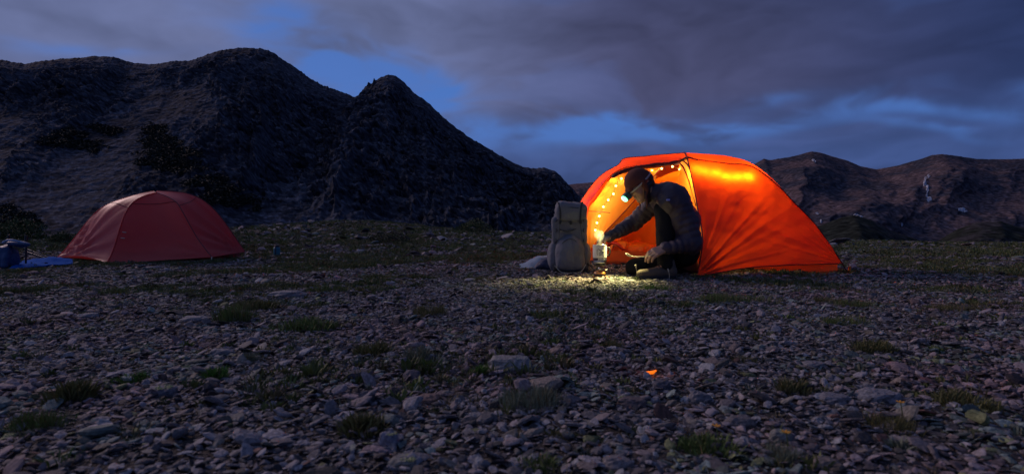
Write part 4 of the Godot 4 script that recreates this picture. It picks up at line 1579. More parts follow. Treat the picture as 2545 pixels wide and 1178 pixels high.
# ---------------------------------------------------------------- packs and soft goods
func build_packs():
	# grey backpack against the tent
	var b := gp(1414, 671)
	var m := -b.z / LENS
	var t := thing("backpack", b, "tall grey hiking backpack standing upright beside the pot", "backpack")
	var W := 0.148      # half width
	var hgt := 168.0 * m
	var F := field(b + Vector3(-0.26, -0.03, -0.24), b + Vector3(0.26, hgt + 0.08, 0.24), 0.009)
	var lean := Basis(Vector3(0, 0, 1), -0.07) * Basis(Vector3(1, 0, 0), -0.06)
	block(F, Transform3D(lean, b + Vector3(0.0, hgt * 0.46, -0.02)), Vector3(W, hgt * 0.43, 0.105), 0.07, 0.03)
	for k in 5:
		bone(F, b + Vector3(-W * 0.9, hgt * (0.45 + 0.07 * k), 0.06), b + Vector3(W * 0.9, hgt * (0.43 + 0.075 * k), 0.06), 0.03, 0.03, 0.03)
	part("body", soft(F, 0.011, 6.0), M.pack, t)
	# lid
	var Lf := field(b + Vector3(-0.26, hgt * 0.6, -0.24), b + Vector3(0.26, hgt + 0.1, 0.26), 0.008)
	block(Lf, Transform3D(Basis(Vector3(0, 0, 1), -0.10) * Basis(Vector3(1, 0, 0), 0.12), b + Vector3(0.020, hgt * 0.885, 0.01)), Vector3(W * 0.96, hgt * 0.11, 0.125), 0.05, 0.03)
	block(Lf, Transform3D(Basis(Vector3(0, 0, 1), -0.05), b + Vector3(0.0, hgt * 0.80, 0.095)), Vector3(W * 0.78, hgt * 0.085, 0.04), 0.035, 0.03)
	var lid := part("lid", soft(Lf, 0.009, 7.0), M.pack, t)
	part("zip", tube(PackedVector3Array([b + Vector3(-W * 0.7, hgt * 0.90, 0.128), b + Vector3(0.0, hgt * 0.915, 0.139), b + Vector3(W * 0.75, hgt * 0.895, 0.128)]), 0.004, 0.004, 6, 14), M.webbing, lid)
	# big front pocket
	var P := field(b + Vector3(-0.26, -0.03, -0.1), b + Vector3(0.26, hgt * 0.62, 0.32), 0.008)
	egg(P, Transform3D(Basis(Vector3(0, 0, 1), -0.04), b + Vector3(-0.004, hgt * 0.27, 0.085)), Vector3(W * 0.88, hgt * 0.255, 0.105), 0.02)
	block(P, Transform3D(Basis(), b + Vector3(0.0, hgt * 0.11, 0.09)), Vector3(W * 0.86, hgt * 0.10, 0.075), 0.05, 0.04)
	part("front_pocket", soft(P, 0.010, 6.5), M.pack, t)
	for s in [-1.0, 1.0]:
		var Q := field(b + Vector3(-0.28, -0.03, -0.2), b + Vector3(0.28, hgt * 0.55, 0.24), 0.009)
		egg(Q, Transform3D(Basis(), b + Vector3(s * W * 0.98, hgt * 0.20, 0.01)), Vector3(0.05, hgt * 0.21, 0.085), 0.02)
		part("side_pocket", soft(Q, 0.012, 8.0), M.pack, t)
		# compression strap zigzag
		var z := PackedVector3Array()
		for k in 6:
			z.append(b + Vector3(s * (W + (0.004 if k % 2 == 0 else -0.03)), hgt * (0.36 + 0.075 * k), 0.06 + (0.075 if k % 2 else -0.05)))
		part("strap", tube(z, 0.005, 0.005, 6, 0, 0.5), M.webbing, t)
		part("strap", tube(PackedVector3Array([b + Vector3(s * W * 0.6, hgt * 0.80, 0.135), b + Vector3(s * W * 0.66, hgt * 0.62, 0.125), b + Vector3(s * W * 0.72, hgt * 0.45, 0.16)]), 0.008, 0.008, 6, 12, 0.3), M.webbing, t)
		part("shoulder_strap", tube(PackedVector3Array([b + Vector3(s * 0.05, hgt * 0.82, -0.10), b + Vector3(s * 0.09, hgt * 0.7, -0.19), b + Vector3(s * 0.11, hgt * 0.4, -0.20), b + Vector3(s * 0.12, hgt * 0.12, -0.11)]), 0.028, 0.02, 8, 18, 0.4), M.pack_dark, t)
	for k in 3:
		part("strap", tube(PackedVector3Array([b + Vector3(-W * 0.95, hgt * (0.60 + 0.03 * k), 0.07), b + Vector3(-0.02, hgt * (0.585 - 0.012 * k), 0.118), b + Vector3(W * 0.95, hgt * (0.64 + 0.02 * k), 0.06)]), 0.004, 0.004, 6, 14, 0.5), M.webbing, t)
	var arc := PackedVector3Array()
	for k in 13:
		var a := PI * (0.06 + 0.88 * k / 12.0)
		arc.append(b + Vector3(-0.004 + cos(a) * W * 0.72, hgt * (0.20 + 0.26 * sin(a)), 0.14 + 0.045 * (1.0 - absf(cos(a)))))
	part("zip", tube(arc, 0.0035, 0.0035, 6), M.webbing, t)
	for s in [-1.0, 1.0]:
		part("buckle", soft_box(b + Vector3(s * W * 0.63, hgt * 0.70, 0.137), Vector3(0.012, 0.016, 0.007), 0.004, 0.004), M.black_plastic, t)
		part("strap", tube(PackedVector3Array([b + Vector3(s * W * 0.9, hgt * 0.99, -0.02), b + Vector3(s * W * 0.72, hgt * 0.985, 0.11), b + Vector3(s * W * 0.63, hgt * 0.86, 0.145), b + Vector3(s * W * 0.62, hgt * 0.72, 0.14)]), 0.009, 0.009, 6, 14, 0.25), M.webbing, t)
	part("buckle", soft_box(b + Vector3(0.005, hgt * 0.69, 0.142), Vector3(0.014, 0.016, 0.007), 0.004, 0.004), M.black_plastic, t)
	part("haul_loop", tube(PackedVector3Array([b + Vector3(-0.03, hgt * 0.985, 0.0), b + Vector3(-0.015, hgt * 1.01, 0.0), b + Vector3(0.025, hgt * 1.01, 0.0), b + Vector3(0.04, hgt * 0.985, 0.0)]), 0.006, 0.006, 6, 12, 0.5), M.webbing, t)
	# thin pale cord drooping in front, and the hip belt lying at the right
	var g0 := b + Vector3(-W * 1.0, 0.05, 0.17)
	part("cord", tube(PackedVector3Array([g0, on_ground(b + Vector3(-W * 0.55, 0, 0.2)) + Vector3(0, 0.012, 0), on_ground(b + Vector3(0.02, 0, 0.22)) + Vector3(0, 0.008, 0), on_ground(b + Vector3(W * 0.6, 0, 0.2)) + Vector3(0, 0.016, 0), b + Vector3(W * 0.95, 0.06, 0.16)]), 0.003, 0.003, 6, 24), M.cord_light, t)
	part("hip_belt", tube(PackedVector3Array([b + Vector3(W * 0.8, 0.07, 0.0), b + Vector3(W * 1.1, 0.07, 0.05), b + Vector3(W * 1.3, 0.05, 0.07), b + Vector3(W * 1.45, 0.025, 0.08)]), 0.030, 0.018, 8, 18, 0.45), M.pack_dark, t)
	# pale blue folded sheet and dark pouch on the ground, left of the backpack
	var p := gp(1330, 666)
	var sh := thing("folded_sheet", p, "pale blue folded sheet lying on the ground left of the backpack", "sheet")
	var g := []
	for y in 12:
		var row := PackedVector3Array()
		for x in 20:
			var u := x / 19.0
			var v := y / 11.0
			var q := p + Vector3(lerpf(-0.15, 0.15, u), 0, lerpf(0.10, -0.22, v))
			q = on_ground(q)
			q.y += 0.012 + 0.085 * smoothstep(0.0, 0.75, u) * smoothstep(0.0, 0.5, v) + 0.012 * n_mid.get_noise_2d(u * 3.0, v * 3.0)
			row.append(q)
		g.append(row)
	var under := []
	for y in range(11, -1, -1):
		var row := PackedVector3Array()
		for x in 20:
			var q: Vector3 = g[y][x]
			row.append(Vector3(q.x, lerpf(q.y, ground_y(q.x, q.z), 0.85), q.z))
		under.append(row)
	part("top_fold", grid_mesh(g), M.pale_sheet, sh)
	part("bottom_fold", grid_mesh(under), M.pale_sheet, sh)
	var pc := gp(1352, 668)
	var pouch := thing("pouch", pc, "crumpled dark navy pouch between the pale sheet and the backpack", "pouch")
	var Pf := field(pc + Vector3(-0.16, -0.02, -0.14), pc + Vector3(0.16, 0.16, 0.14), 0.008)
	egg(Pf, Transform3D(Basis(Vector3(0, 0, 1), 0.5), pc + Vector3(-0.005, 0.05, 0)), Vector3(0.10, 0.038, 0.07), 0.02)
	egg(Pf, Transform3D(Basis(Vector3(0, 0, 1), -0.3), pc + Vector3(0.03, 0.03, 0.03)), Vector3(0.07, 0.035, 0.06), 0.02)
	part("bag", soft(Pf, 0.012, 12.0), M.navy, pouch)
	part("drawcord", tube(PackedVector3Array([pc + Vector3(-0.10, 0.02, 0.02), pc + Vector3(-0.13, 0.012, 0.05), pc + Vector3(-0.17, 0.01, 0.04)]), 0.003, 0.003, 5, 10), M.cord_light, pouch)
	# sleeping bag inside the tent
	var sbp := on_ground(at(1555, 640, 6.15))
	var sb := thing("sleeping_bag", sbp, "crumpled orange sleeping bag inside the lit tent", "sleeping bag")
	var S := field(sbp + Vector3(-0.42, 0.0, -0.4), sbp + Vector3(0.75, 0.42, 0.4), 0.014)
	for k in 9:
		var x := -0.18 + k * 0.085
		var hh := 0.16 - 0.012 * k + 0.02 * sin(k * 2.1)
		bone(S, sbp + Vector3(x, hh - 0.02 + 0.05, -0.2), sbp + Vector3(x + 0.04, hh - 0.05 + 0.05, 0.16), 0.075, 0.065, 0.035)
	bone(S, sbp + Vector3(-0.24, 0.10, 0.1), sbp + Vector3(-0.06, 0.20, 0.05), 0.06, 0.07, 0.05)
	part("quilt", soft(S, 0.02, 6.0), M.sleeping_bag, sb)
	var hood := PackedVector3Array([sbp + Vector3(-0.25, 0.09, 0.17), sbp + Vector3(-0.21, 0.21, 0.17), sbp + Vector3(-0.12, 0.20, 0.2), sbp + Vector3(-0.06, 0.14, 0.22), sbp + Vector3(0.10, 0.09, 0.24)])
	part("lining", tube(hood, 0.035, 0.028, 10, 24, 0.6), M.bag_lining, sb)
	part("zip", tube(PackedVector3Array([sbp + Vector3(-0.19, 0.13, 0.24), sbp + Vector3(-0.16, 0.20, 0.235), sbp + Vector3(-0.08, 0.15, 0.25), sbp + Vector3(0.08, 0.10, 0.265)]), 0.008, 0.006, 6, 20), M.piping, sb)
	# ---- left: blue pack, sheet, poles, bottle
	var bp := gp(22, 668)
	var blue := thing("blue_backpack", bp, "slumped blue backpack at the left edge with a paler lid", "backpack")
	var Bf := field(bp + Vector3(-0.45, -0.03, -0.3), bp + Vector3(0.4, 0.5, 0.3), 0.013)
	egg(Bf, Transform3D(Basis(Vector3(0, 0, 1), -0.25), bp + Vector3(-0.05, 0.11, 0)), Vector3(0.13, 0.16, 0.11), 0.05)
	egg(Bf, Transform3D(Basis(Vector3(0, 0, 1), 0.2), bp + Vector3(-0.16, 0.07, 0.03)), Vector3(0.17, 0.09, 0.13), 0.05)
	for k in 4:
		bone(Bf, bp + Vector3(-0.16 + 0.07 * k, 0.04, 0.12), bp + Vector3(-0.10 + 0.05 * k, 0.22, 0.08), 0.025, 0.03, 0.03)
	part("body", soft(Bf, 0.02, 7.0), M.blue_pack, blue)
	var Bl := field(bp + Vector3(-0.2, 0.2, -0.3), bp + Vector3(0.4, 0.5, 0.3), 0.010)
	egg(Bl, Transform3D(Basis(Vector3(0, 0, 1), -0.1), bp + Vector3(0.10, 0.285, 0.0)), Vector3(0.12, 0.036, 0.09), 0.03)
	part("lid", soft(Bl), M.blue_pack, blue)
	part("trim", tube(PackedVector3Array([bp + Vector3(0.0, 0.30, 0.085), bp + Vector3(0.07, 0.325, 0.105), bp + Vector3(0.15, 0.322, 0.10), bp + Vector3(0.215, 0.295, 0.06)]), 0.014, 0.010, 8, 16), M.blue_pale, blue)
	part("strap", tube(PackedVector3Array([bp + Vector3(0.12, 0.27, 0.08), bp + Vector3(0.16, 0.23, 0.10), bp + Vector3(0.22, 0.25, 0.05)]), 0.012, 0.01, 8, 12, 0.4), M.webbing, blue)
	var q0 := gp(105, 666)
	var tarp := thing("ground_sheet", q0, "bright blue ground sheet spread beside the red tent's left corner", "sheet")
	var tg := []
	var ca := [gp(18, 673), gp(180, 659), gp(175, 648), gp(60, 650)]
	for y in 16:
		var row := PackedVector3Array()
		for x in 30:
			var u := x / 29.0
			var v := y / 15.0
			var q: Vector3 = (ca[0] as Vector3).lerp(ca[1], u).lerp((ca[3] as Vector3).lerp(ca[2], u), v)
			q = on_ground(q)
			var e := sin(PI * u) * 0.6 + 0.4
			q.y += 0.02 + e * (0.045 * sin(PI * v) + 0.035 * maxf(0.0, n_mid.get_noise_2d(u * 2.5 + v * 2.0, v * 6.0 - u * 1.5)) + 0.02 * sin(v * 9.0 + u * 4.0) * sin(PI * v))
			row.append(q)
		tg.append(row)
	part("sheet", grid_mesh(tg), M.blue_sheet, tarp)
	part("hem", seam(tg, 0, 0.006), M.blue_sheet, tarp)
	pole_thing([gp(62, 664) + Vector3(0, 0.0, 0), at(63, 585, gp(62, 664).z * -1.0)], "upright dark trekking pole stuck in the ground by the blue pack", true)
	pole_thing([on_ground(at(17, 650, 8.4)), at(20, 583, 8.4)], "farther upright trekking pole behind the blue pack", true)
	pole_thing([at(134, 649, 7.75) , at(60, 626, 7.9)], "lower of two slanting trekking poles resting on the blue pack", false)
	pole_thing([at(130, 645, 7.85), at(58, 618, 8.0)], "upper of two slanting trekking poles resting on the blue pack", false)
	var bt := gp(687, 636)
	var bot := thing("water_bottle", bt, "teal water bottle standing on the grass right of the red tent", "bottle")
	var k := -bt.z / LENS
	piece("bottle", lathe([[0.0, 0.0], [0.045, 0.002], [0.05, 0.012], [0.05, 19.0 * k], [0.045, 21.0 * k], [0.03, 22.0 * k], [0.0, 22.0 * k]], 20), M.teal, bot)
	piece("cap", lathe([[0.0, 22.0 * k], [0.034, 22.0 * k], [0.036, 22.4 * k], [0.036, 25.5 * k], [0.03, 26.5 * k], [0.0, 26.6 * k]], 18), M.black_plastic, bot)
	piece("sling", tube(PackedVector3Array([Vector3(0.0, 24.0 * k, 0.037), Vector3(0.006, 16.0 * k, 0.056), Vector3(0.0, 4.0 * k, 0.053)]), 0.014, 0.014, 8, 12, 0.3), M.navy, bot)

func pole_thing(p: Array, label: String, upright: bool):
	var a: Vector3 = p[0]
	var b: Vector3 = p[1]
	var t := thing("trekking_pole", a, label, "trekking pole", "trekking poles by the blue pack")
	part("shaft", tube(PackedVector3Array([a, a.lerp(b, 0.4), a.lerp(b, 0.75)]), 0.010, 0.013, 8), M.pole, t)
	part("grip", tube(PackedVector3Array([a.lerp(b, 0.72), a.lerp(b, 0.78), a.lerp(b, 0.97), b]), 0.017, 0.016, 8, 8), M.black_plastic, t)
	var d := (b - a).normalized()
	part("basket", tube(PackedVector3Array([a.lerp(b, 0.06), a.lerp(b, 0.06) + d * 0.012]), 0.032, 0.024, 10), M.black_plastic, t)

# ---------------------------------------------------------------- stones
var stone_shapes := []
var keep_off := []      # [x, z, radius] where no large stone lies

func stone_mesh(seed_: int, tall: float) -> ArrayMesh:
	var r := RandomNumberGenerator.new()
	r.seed = seed_
	var n := r.randi_range(6, 9)
	var ring := PackedFloat32Array()
	var turn := r.randf() * TAU
	for i in n:
		ring.append(r.randf_range(0.72, 1.12))
	var v := PackedVector3Array()
	var levels := [[-0.30, 0.86], [0.15, 1.02], [0.62, 0.96], [1.0, 0.66]]
	var tilt := Vector2(r.randf_range(-0.22, 0.22), r.randf_range(-0.22, 0.22))
	var slide := Vector2(r.randf_range(-0.12, 0.12), r.randf_range(-0.12, 0.12))
	for l in levels:
		for i in n:
			var a := turn + TAU * (i + r.randf_range(-0.25, 0.25)) / n
			var rr: float = ring[i] * l[1] * r.randf_range(0.92, 1.08)
			var x = cos(a) * rr + slide.x * l[0]
			var z = sin(a) * rr + slide.y * l[0]
			v.append(Vector3(x, tall * (l[0] + (tilt.x * x + tilt.y * z + r.randf_range(-0.06, 0.06)) * maxf(l[0], 0.0)), z))
	v.append(Vector3(slide.x, tall * r.randf_range(0.98, 1.08), slide.y))
	var idx := PackedInt32Array()
	for l in 3:
		for i in n:
			var a := l * n + i
			var b := l * n + (i + 1) % n
			idx.append_array([a, a + n, b, b, a + n, b + n])
	for i in n:
		idx.append_array([3 * n + i, 4 * n, 3 * n + (i + 1) % n])
	# flat facets: give every triangle its own corners
	var fv := PackedVector3Array()
	var fi := PackedInt32Array()
	for i in idx:
		fi.append(fv.size())
		fv.append(v[i])
	return mesh_from(fv, fi, true)

func stone_color(r: RandomNumberGenerator, x: float, z: float) -> Color:
	var patch := n_big.get_noise_2d(x * 0.9 + 30.0, z * 0.9)
	var k := r.randf()
	var c: Vector3
	if k < 0.10:
		c = Vector3(0.62, 0.60, 0.62)
	elif k < 0.55:
		c = Vector3(0.50, 0.46, 0.47)
	elif k < 0.75:
		c = Vector3(0.50, 0.41, 0.40)
	elif k < 0.85:
		c = Vector3(0.40, 0.36, 0.30)
	elif k < 0.955:
		c = Vector3(0.16, 0.15, 0.17)
	elif k < 0.98:
		c = Vector3(0.36, 0.42, 0.38)
	elif k < 0.985:
		c = Vector3(0.40, 0.43, 0.20)
	else:
		c = Vector3(0.33, 0.17, 0.14)
	c = c.lerp(Vector3(c.x * 1.08, c.y * 0.88, c.z * 0.9), smoothstep(0.0, 0.4, patch))
	if n_mid.get_noise_2d(x * 2.3 + 70.0, z * 2.3) > 0.24 and r.randf() < 0.55:
		c = Vector3(0.34, 0.43, 0.39) if r.randf() < 0.8 else Vector3(0.42, 0.45, 0.2)
	c *= pow(r.randf(), 0.9) * 1.25 + 0.22
	return Color(minf(c.x, 0.7), minf(c.y, 0.7), minf(c.z, 0.7))

func build_rocks():
	for i in 12:
		stone_shapes.append(stone_mesh(900 + i, [0.18, 0.30, 0.13, 0.40, 0.22, 0.15][i % 6]))
	# stones one can point to: pixel of the foot, width and height in pixels, colour, label
	var list := [
		[1266, 926, 132, 54, [0.46, 0.45, 0.44], "large pale lichen-speckled boulder in the middle foreground", 1],
		[700, 740, 100, 26, [0.44, 0.42, 0.44], "long pale grey rock lying just left of the grass mat", 0],
		[1058, 1005, 78, 30, [0.40, 0.26, 0.22], "rust-red flat stone below and left of the lichen boulder", 0],
		[886, 944, 90, 30, [0.10, 0.10, 0.14], "blue-black flat slab left of the silvery tuft", 0],
		[2205, 1000, 120, 38, [0.44, 0.43, 0.46], "wide pale slab in the right foreground", 0],
		[2085, 1003, 90, 30, [0.40, 0.38, 0.41], "flat grey slab just left of the wide pale slab", 0],
		[1540, 1170, 84, 44, [0.42, 0.38, 0.38], "rounded grey stone at the bottom edge right of centre", 0],
		[963, 1112, 60, 58, [0.40, 0.40, 0.48], "bluish upright stone capped with yellow-green lichen", 2],
		[542, 886, 66, 26, [0.38, 0.37, 0.40], "grey slab tipped over a dark gap in the left foreground", 0],
		[385, 986, 84, 34, [0.36, 0.34, 0.38], "flat violet-grey slab in the left foreground", 2],
		[375, 669, 44, 12, [0.36, 0.36, 0.40], "smooth grey stone on the grass by the red tent's door", 0],
		[1650, 972, 50, 40, [0.20, 0.19, 0.23], "dark wedge-shaped stone just below the orange ember", 0],
		[1575, 1012, 80, 30, [0.26, 0.20, 0.20], "brownish flat stone below the dark wedge stone", 0],
		[1180, 1045, 44, 26, [0.48, 0.45, 0.46], "small pale stone below the big grey-green tuft's left side", 0],
		[1000, 1165, 90, 36, [0.40, 0.40, 0.36], "lichen-crusted flat stone at the bottom edge left of centre", 2],
		[1950, 1100, 60, 44, [0.42, 0.42, 0.38], "pale upright stone beside the bottom right plants", 2],
		[2062, 1170, 76, 40, [0.43, 0.35, 0.30], "tan stone at the bottom edge of the right foreground", 0],
		[1850, 1062, 84, 34, [0.30, 0.27, 0.27], "long brown-grey stone in the lower right stones", 0],
		[1745, 1002, 60, 40, [0.34, 0.33, 0.36], "tilted grey slab right of the dark wedge stone", 0],
		[2035, 915, 70, 22, [0.40, 0.38, 0.40], "thin flat slab above the wide pale slab", 0],
		[470, 800, 70, 20, [0.48, 0.46, 0.48], "pale flat slab between grass tufts at the left", 0],
		[205, 790, 56, 16, [0.46, 0.45, 0.47], "pale stone flake left of the tall grass tuft", 0]]
	for q in list:
		var g := gp(q[0], q[1])
		var m := -g.z / LENS
		var o := thing("rock", g, q[5], "rock", "large stones lying on the plateau")
		var w: float = q[2] * m * 0.44
		var h: float = q[3] * m * 0.62
		var mt: StandardMaterial3D = M.stone.duplicate()
		mt.vertex_color_use_as_albedo = false
		mt.albedo_color = Color(q[4][0], q[4][1], q[4][2]).linear_to_srgb()
		piece("stone", rough_stone(int(q[0]), w, h, w * 0.8), mt, o, Transform3D(Basis(Vector3.UP, 0.0), Vector3(0, 0, -w * 0.6)))
		if q[6] == 2:
			piece("lichen", lichen_mesh(int(q[0]), w * 0.55), M.lichen_green, o, Transform3D(Basis(), Vector3(w * 0.25, h * 0.86, -w * 0.5)))
		elif q[6] == 1:
			for k in 5:
				piece("lichen", lichen_mesh(k + 3, w * 0.22), M.lichen_pale, o, Transform3D(Basis(), Vector3(w * (-0.5 + 0.25 * k), h * (0.80 + 0.05 * (k % 2)), -w * (0.5 + 0.15 * (k % 3)))))
		keep_off.append([g.x, g.z - w * 0.6, w * 0.8])
	keep_off.append([1.45, -4.8, 0.5])
	keep_off.append([0.76, -4.8, 0.12])
	keep_off.append([0.53, -5.3, 0.3])

# a weathered stone with uneven facets, resting a little sunk in the ground
func rough_stone(seed_: int, w: float, h: float, dp: float) -> ArrayMesh:
	var g := []
	var n := 15
	var m := 9
	var off := seed_ * 0.37
	for y in m:
		var v := y / float(m - 1)
		var ring := PackedVector3Array()
		var th := lerpf(-0.35, 1.0, v) * PI / 2.0
		for i in n:
			var a := TAU * i / n
			var c := Vector3(cos(a) * cos(th), sin(th), sin(a) * cos(th))
			# squared-off, with planes knocked off
			var b := Vector3(signf(c.x) * pow(absf(c.x), 0.85), signf(c.y) * pow(absf(c.y), 0.8), signf(c.z) * pow(absf(c.z), 0.85))
			var d := 1.0 + 0.22 * n_fine.get_noise_3d(c.x * 1.3 + off, c.y * 1.3, c.z * 1.3) + 0.10 * n_ridge.get_noise_3d(c.x * 1.6 + off, c.y * 1.6, c.z * 1.6) + 0.03 * n_mid.get_noise_3d(c.x * 6.0, c.y * 6.0 + off, c.z * 6.0)
			var p := b * d
			p.y = minf(p.y, 0.92 + 0.16 * p.x * sin(off) + 0.1 * n_fine.get_noise_2d(p.x * 2.0 + off, p.z * 2.0))
			ring.append(Vector3(p.x * w, p.y * h, p.z * dp))
		g.append(ring)
	var idx := PackedInt32Array()
	var fv := PackedVector3Array()
	for y in m - 1:
		for i in n:
			var i2 := (i + 1) % n
			for q in [g[y][i], g[y][i2], g[y + 1][i], g[y][i2], g[y + 1][i2], g[y + 1][i]]:
				idx.append(fv.size())
				fv.append(q)
	return mesh_from(fv, idx, true)

func lichen_mesh(seed_: int, size: float) -> ArrayMesh:
	var r := RandomNumberGenerator.new()
	r.seed = seed_
	var v := PackedVector3Array()
	var idx := PackedInt32Array()
	for k in 70:
		var a := r.randf() * TAU
		var d := sqrt(r.randf()) * size
		var c := Vector3(cos(a) * d, r.randf_range(-0.15, 0.1) * size, sin(a) * d)
		var s := size * r.randf_range(0.12, 0.24)
		var k0 := v.size()
		v.append_array([c + Vector3(-s, 0, -s * 0.4), c + Vector3(0.2 * s, s * 0.5, s * 0.3), c + Vector3(s, 0.1 * s, -0.5 * s), c + Vector3(0, -0.1 * s, s)])
		idx.append_array([k0, k0 + 1, k0 + 2, k0, k0 + 3, k0 + 1, k0 + 1, k0 + 3, k0 + 2])
	return mesh_from(v, idx, false)

func blocked(x: float, z: float, r: float) -> bool:
	for k in keep_off:
		if Vector2(x - k[0], z - k[1]).length() < k[2] + r:
			return true
	return false

func grassiness(x: float, z: float) -> float:
	var d := -z
	var n := n_big.get_noise_2d(x * 0.45, z * 0.45) + 0.5 * n_mid.get_noise_2d(x * 1.7 + 11.0, z * 1.7)
	var base := lerpf(-0.27, 0.16, smoothstep(4.2, 6.2, d))
	base = lerpf(base, 0.46, smoothstep(6.5, 9.0, d))
	base += 0.30 * smoothstep(1.2, 2.2, x) * smoothstep(3.4, 4.0, d) * (1.0 - smoothstep(4.5, 5.0, d))
	base += 0.20 * smoothstep(-1.0, -3.0, x) * (1.0 - smoothstep(4.0, 5.0, d))
	base += 0.22 * smoothstep(1.2, 2.4, x / maxf(d, 0.6) * 2.0)
	return n + base

func build_gravel():
	var r := RandomNumberGenerator.new()
	r.seed = 77
	var lists := []
	var tints := []
	for i in 12:
		lists.append([])
		tints.append(PackedColorArray())
	# zones: nearest and farthest depth, spacing, smallest and largest half width
	for zone in [[0.55, 2.0, 0.0112, 0.0030, 0.0110], [2.0, 4.2, 0.0142, 0.0036, 0.0115], [4.2, 7.5, 0.0225, 0.0055, 0.016], [7.5, 14.0, 0.065, 0.015, 0.036], [14.0, 27.0, 0.26, 0.04, 0.10]]:
		var d: float = zone[0]
		while d < zone[1]:
			var half: float = (0.95 if d < 8.0 else 1.2) * d + 1.5
			var x := -half
			while x < half:
				var px = x + r.randf_range(-0.6, 0.6) * zone[2]
				var pz = -d + r.randf_range(-0.6, 0.6) * zone[2]
				var g := grassiness(px, pz)
				var bare := 1.0 - 0.7 * smoothstep(0.1, 0.5, g)
				if r.randf() < bare * 0.97:
					var s := lerpf(zone[3], zone[4], pow(r.randf(), 1.8))
					if r.randf() < 0.05:
						s *= r.randf_range(1.4, 2.6)
					if s < 0.02 or not blocked(px, pz, s * 0.4):
						var k := r.randi() % 12
						var b := Basis(Vector3.UP, r.randf() * TAU) * Basis(Vector3.RIGHT, r.randfn(0.0, 0.34)) * Basis(Vector3.FORWARD, r.randfn(0.0, 0.34))
						b = b * Basis.from_scale(Vector3(s * r.randf_range(0.9, 1.6), s * r.randf_range(0.7, 1.5), s * r.randf_range(0.7, 1.1)))
						lists[k].append(Transform3D(b, Vector3(px, ground_y(px, pz) + s * r.randf_range(0.0, 0.55), pz)))
						tints[k].append(stone_color(r, px, pz))
				x += zone[2]
			d += zone[2]
	for k in 12:
		var mm := MultiMesh.new()
		mm.transform_format = MultiMesh.TRANSFORM_3D
		mm.use_colors = true
		mm.mesh = stone_shapes[k]
		mm.instance_count = lists[k].size()
		for i in lists[k].size():
			mm.set_instance_transform(i, lists[k][i])
			mm.set_instance_color(i, tints[k][i])
		var o := MultiMeshInstance3D.new()
		o.name = "gravel"
		o.multimesh = mm
		o.material_override = M.gravel
		ground.add_child(o, true)
		o.set_meta("kind", "stuff")
	# the larger loose stones, each by itself
	var kinds := []
	for i in 9:
		var c := stone_color(r, i * 3.0, i * 7.0)
		var mt: StandardMaterial3D = M.stone.duplicate()
		mt.vertex_color_use_as_albedo = false
		mt.albedo_color = c.linear_to_srgb()
		kinds.append(mt)
	var made := 0
	var tries := 0
	while made < 290 and tries < 6000:
		tries += 1
		var py := lerpf(1170.0, 760.0, pow(r.randf(), 1.5))
		var px := r.randf_range(-40.0, 2590.0)
		var p := gp(px, py)
		var s := lerpf(6.5, 22.0, pow(r.randf(), 2.4)) * lerpf(0.75, 1.25, (py - 760.0) / 410.0) * -p.z / LENS
		if blocked(p.x, p.z, s):
			continue
		keep_off.append([p.x, p.z, s * 0.9])
		made += 1
		var b := Basis(Vector3.UP, r.randf() * TAU) * Basis(Vector3.RIGHT, r.randfn(0.0, 0.16)) * Basis(Vector3.FORWARD, r.randfn(0.0, 0.16))
		b = b * Basis.from_scale(Vector3(s * r.randf_range(1.0, 1.5), s * r.randf_range(0.8, 1.3), s * r.randf_range(0.75, 1.05)))
		piece("stone", stone_shapes[r.randi() % 12], kinds[r.randi() % 9], ground, Transform3D(b, p + Vector3(0, s * 0.06, 0)))

# ---------------------------------------------------------------- plants
# a mat or tuft of blades: half width and depth, height, number of blades, leaf shape
func tuft_mesh(seed_: int, w: float, dp: float, h: float, blades: int, broad: float, green: Vector3, dry: float, lean := 0.45) -> ArrayMesh:
	var r := RandomNumberGenerator.new()
	r.seed = seed_
	var v := PackedVector3Array()
	var idx := PackedInt32Array()
	var cols := PackedColorArray()
	var sub := []
	for k in (5 if blades > 60 else 0):
		var a := r.randf() * TAU
		sub.append(Vector3(cos(a) * w, 0, sin(a) * dp) * sqrt(r.randf()) * 0.85)
	for k in blades:
		var a := r.randf() * TAU
		var q := pow(r.randf(), 0.6)
		var foot := Vector3(cos(a) * q * w, -0.006, sin(a) * q * dp)
		if k % 3 != 0 and sub.size():      # several crowns grow side by side
			var sb: Vector3 = sub[k % sub.size()]
			foot = Vector3(sb.x + r.randfn(0.0, 0.16) * w, -0.006, sb.z + r.randfn(0.0, 0.16) * dp)
		var top := h * r.randf_range(0.45, 1.0) * (1.0 - 0.45 * q * q)
		var out := Vector3(cos(a) * q + r.randf_range(-0.6, 0.6), 0, sin(a) * q + r.randf_range(-0.6, 0.6)) * top * lean
		var side := Vector3(r.randf_range(-1, 1), 0, r.randf_range(-1, 1)).normalized() * broad * r.randf_range(0.7, 1.3) * h
		var c := green * r.randf_range(0.6, 1.5)
		if r.randf() < dry:
			c = Vector3(0.20, 0.15, 0.075) * r.randf_range(0.6, 1.2)
		var k0 := v.size()
		var m1 := foot + Vector3(0, top * 0.45, 0) + out * 0.22
		var m2 := foot + Vector3(0, top * 0.82, 0) + out * 0.62
		var tp := foot + Vector3(0, top, 0) + out
		v.append_array([foot - side * 0.5, foot + side * 0.5, m1 - side, m1 + side, m2 - side * 0.7, m2 + side * 0.7, tp])
		idx.append_array([k0, k0 + 1, k0 + 2, k0 + 1, k0 + 3, k0 + 2, k0 + 2, k0 + 3, k0 + 4, k0 + 3, k0 + 5, k0 + 4, k0 + 4, k0 + 5, k0 + 6])
		for i in 7:
			cols.append(Color(c.x, c.y, c.z))
	return mesh_from(v, idx, true, cols)

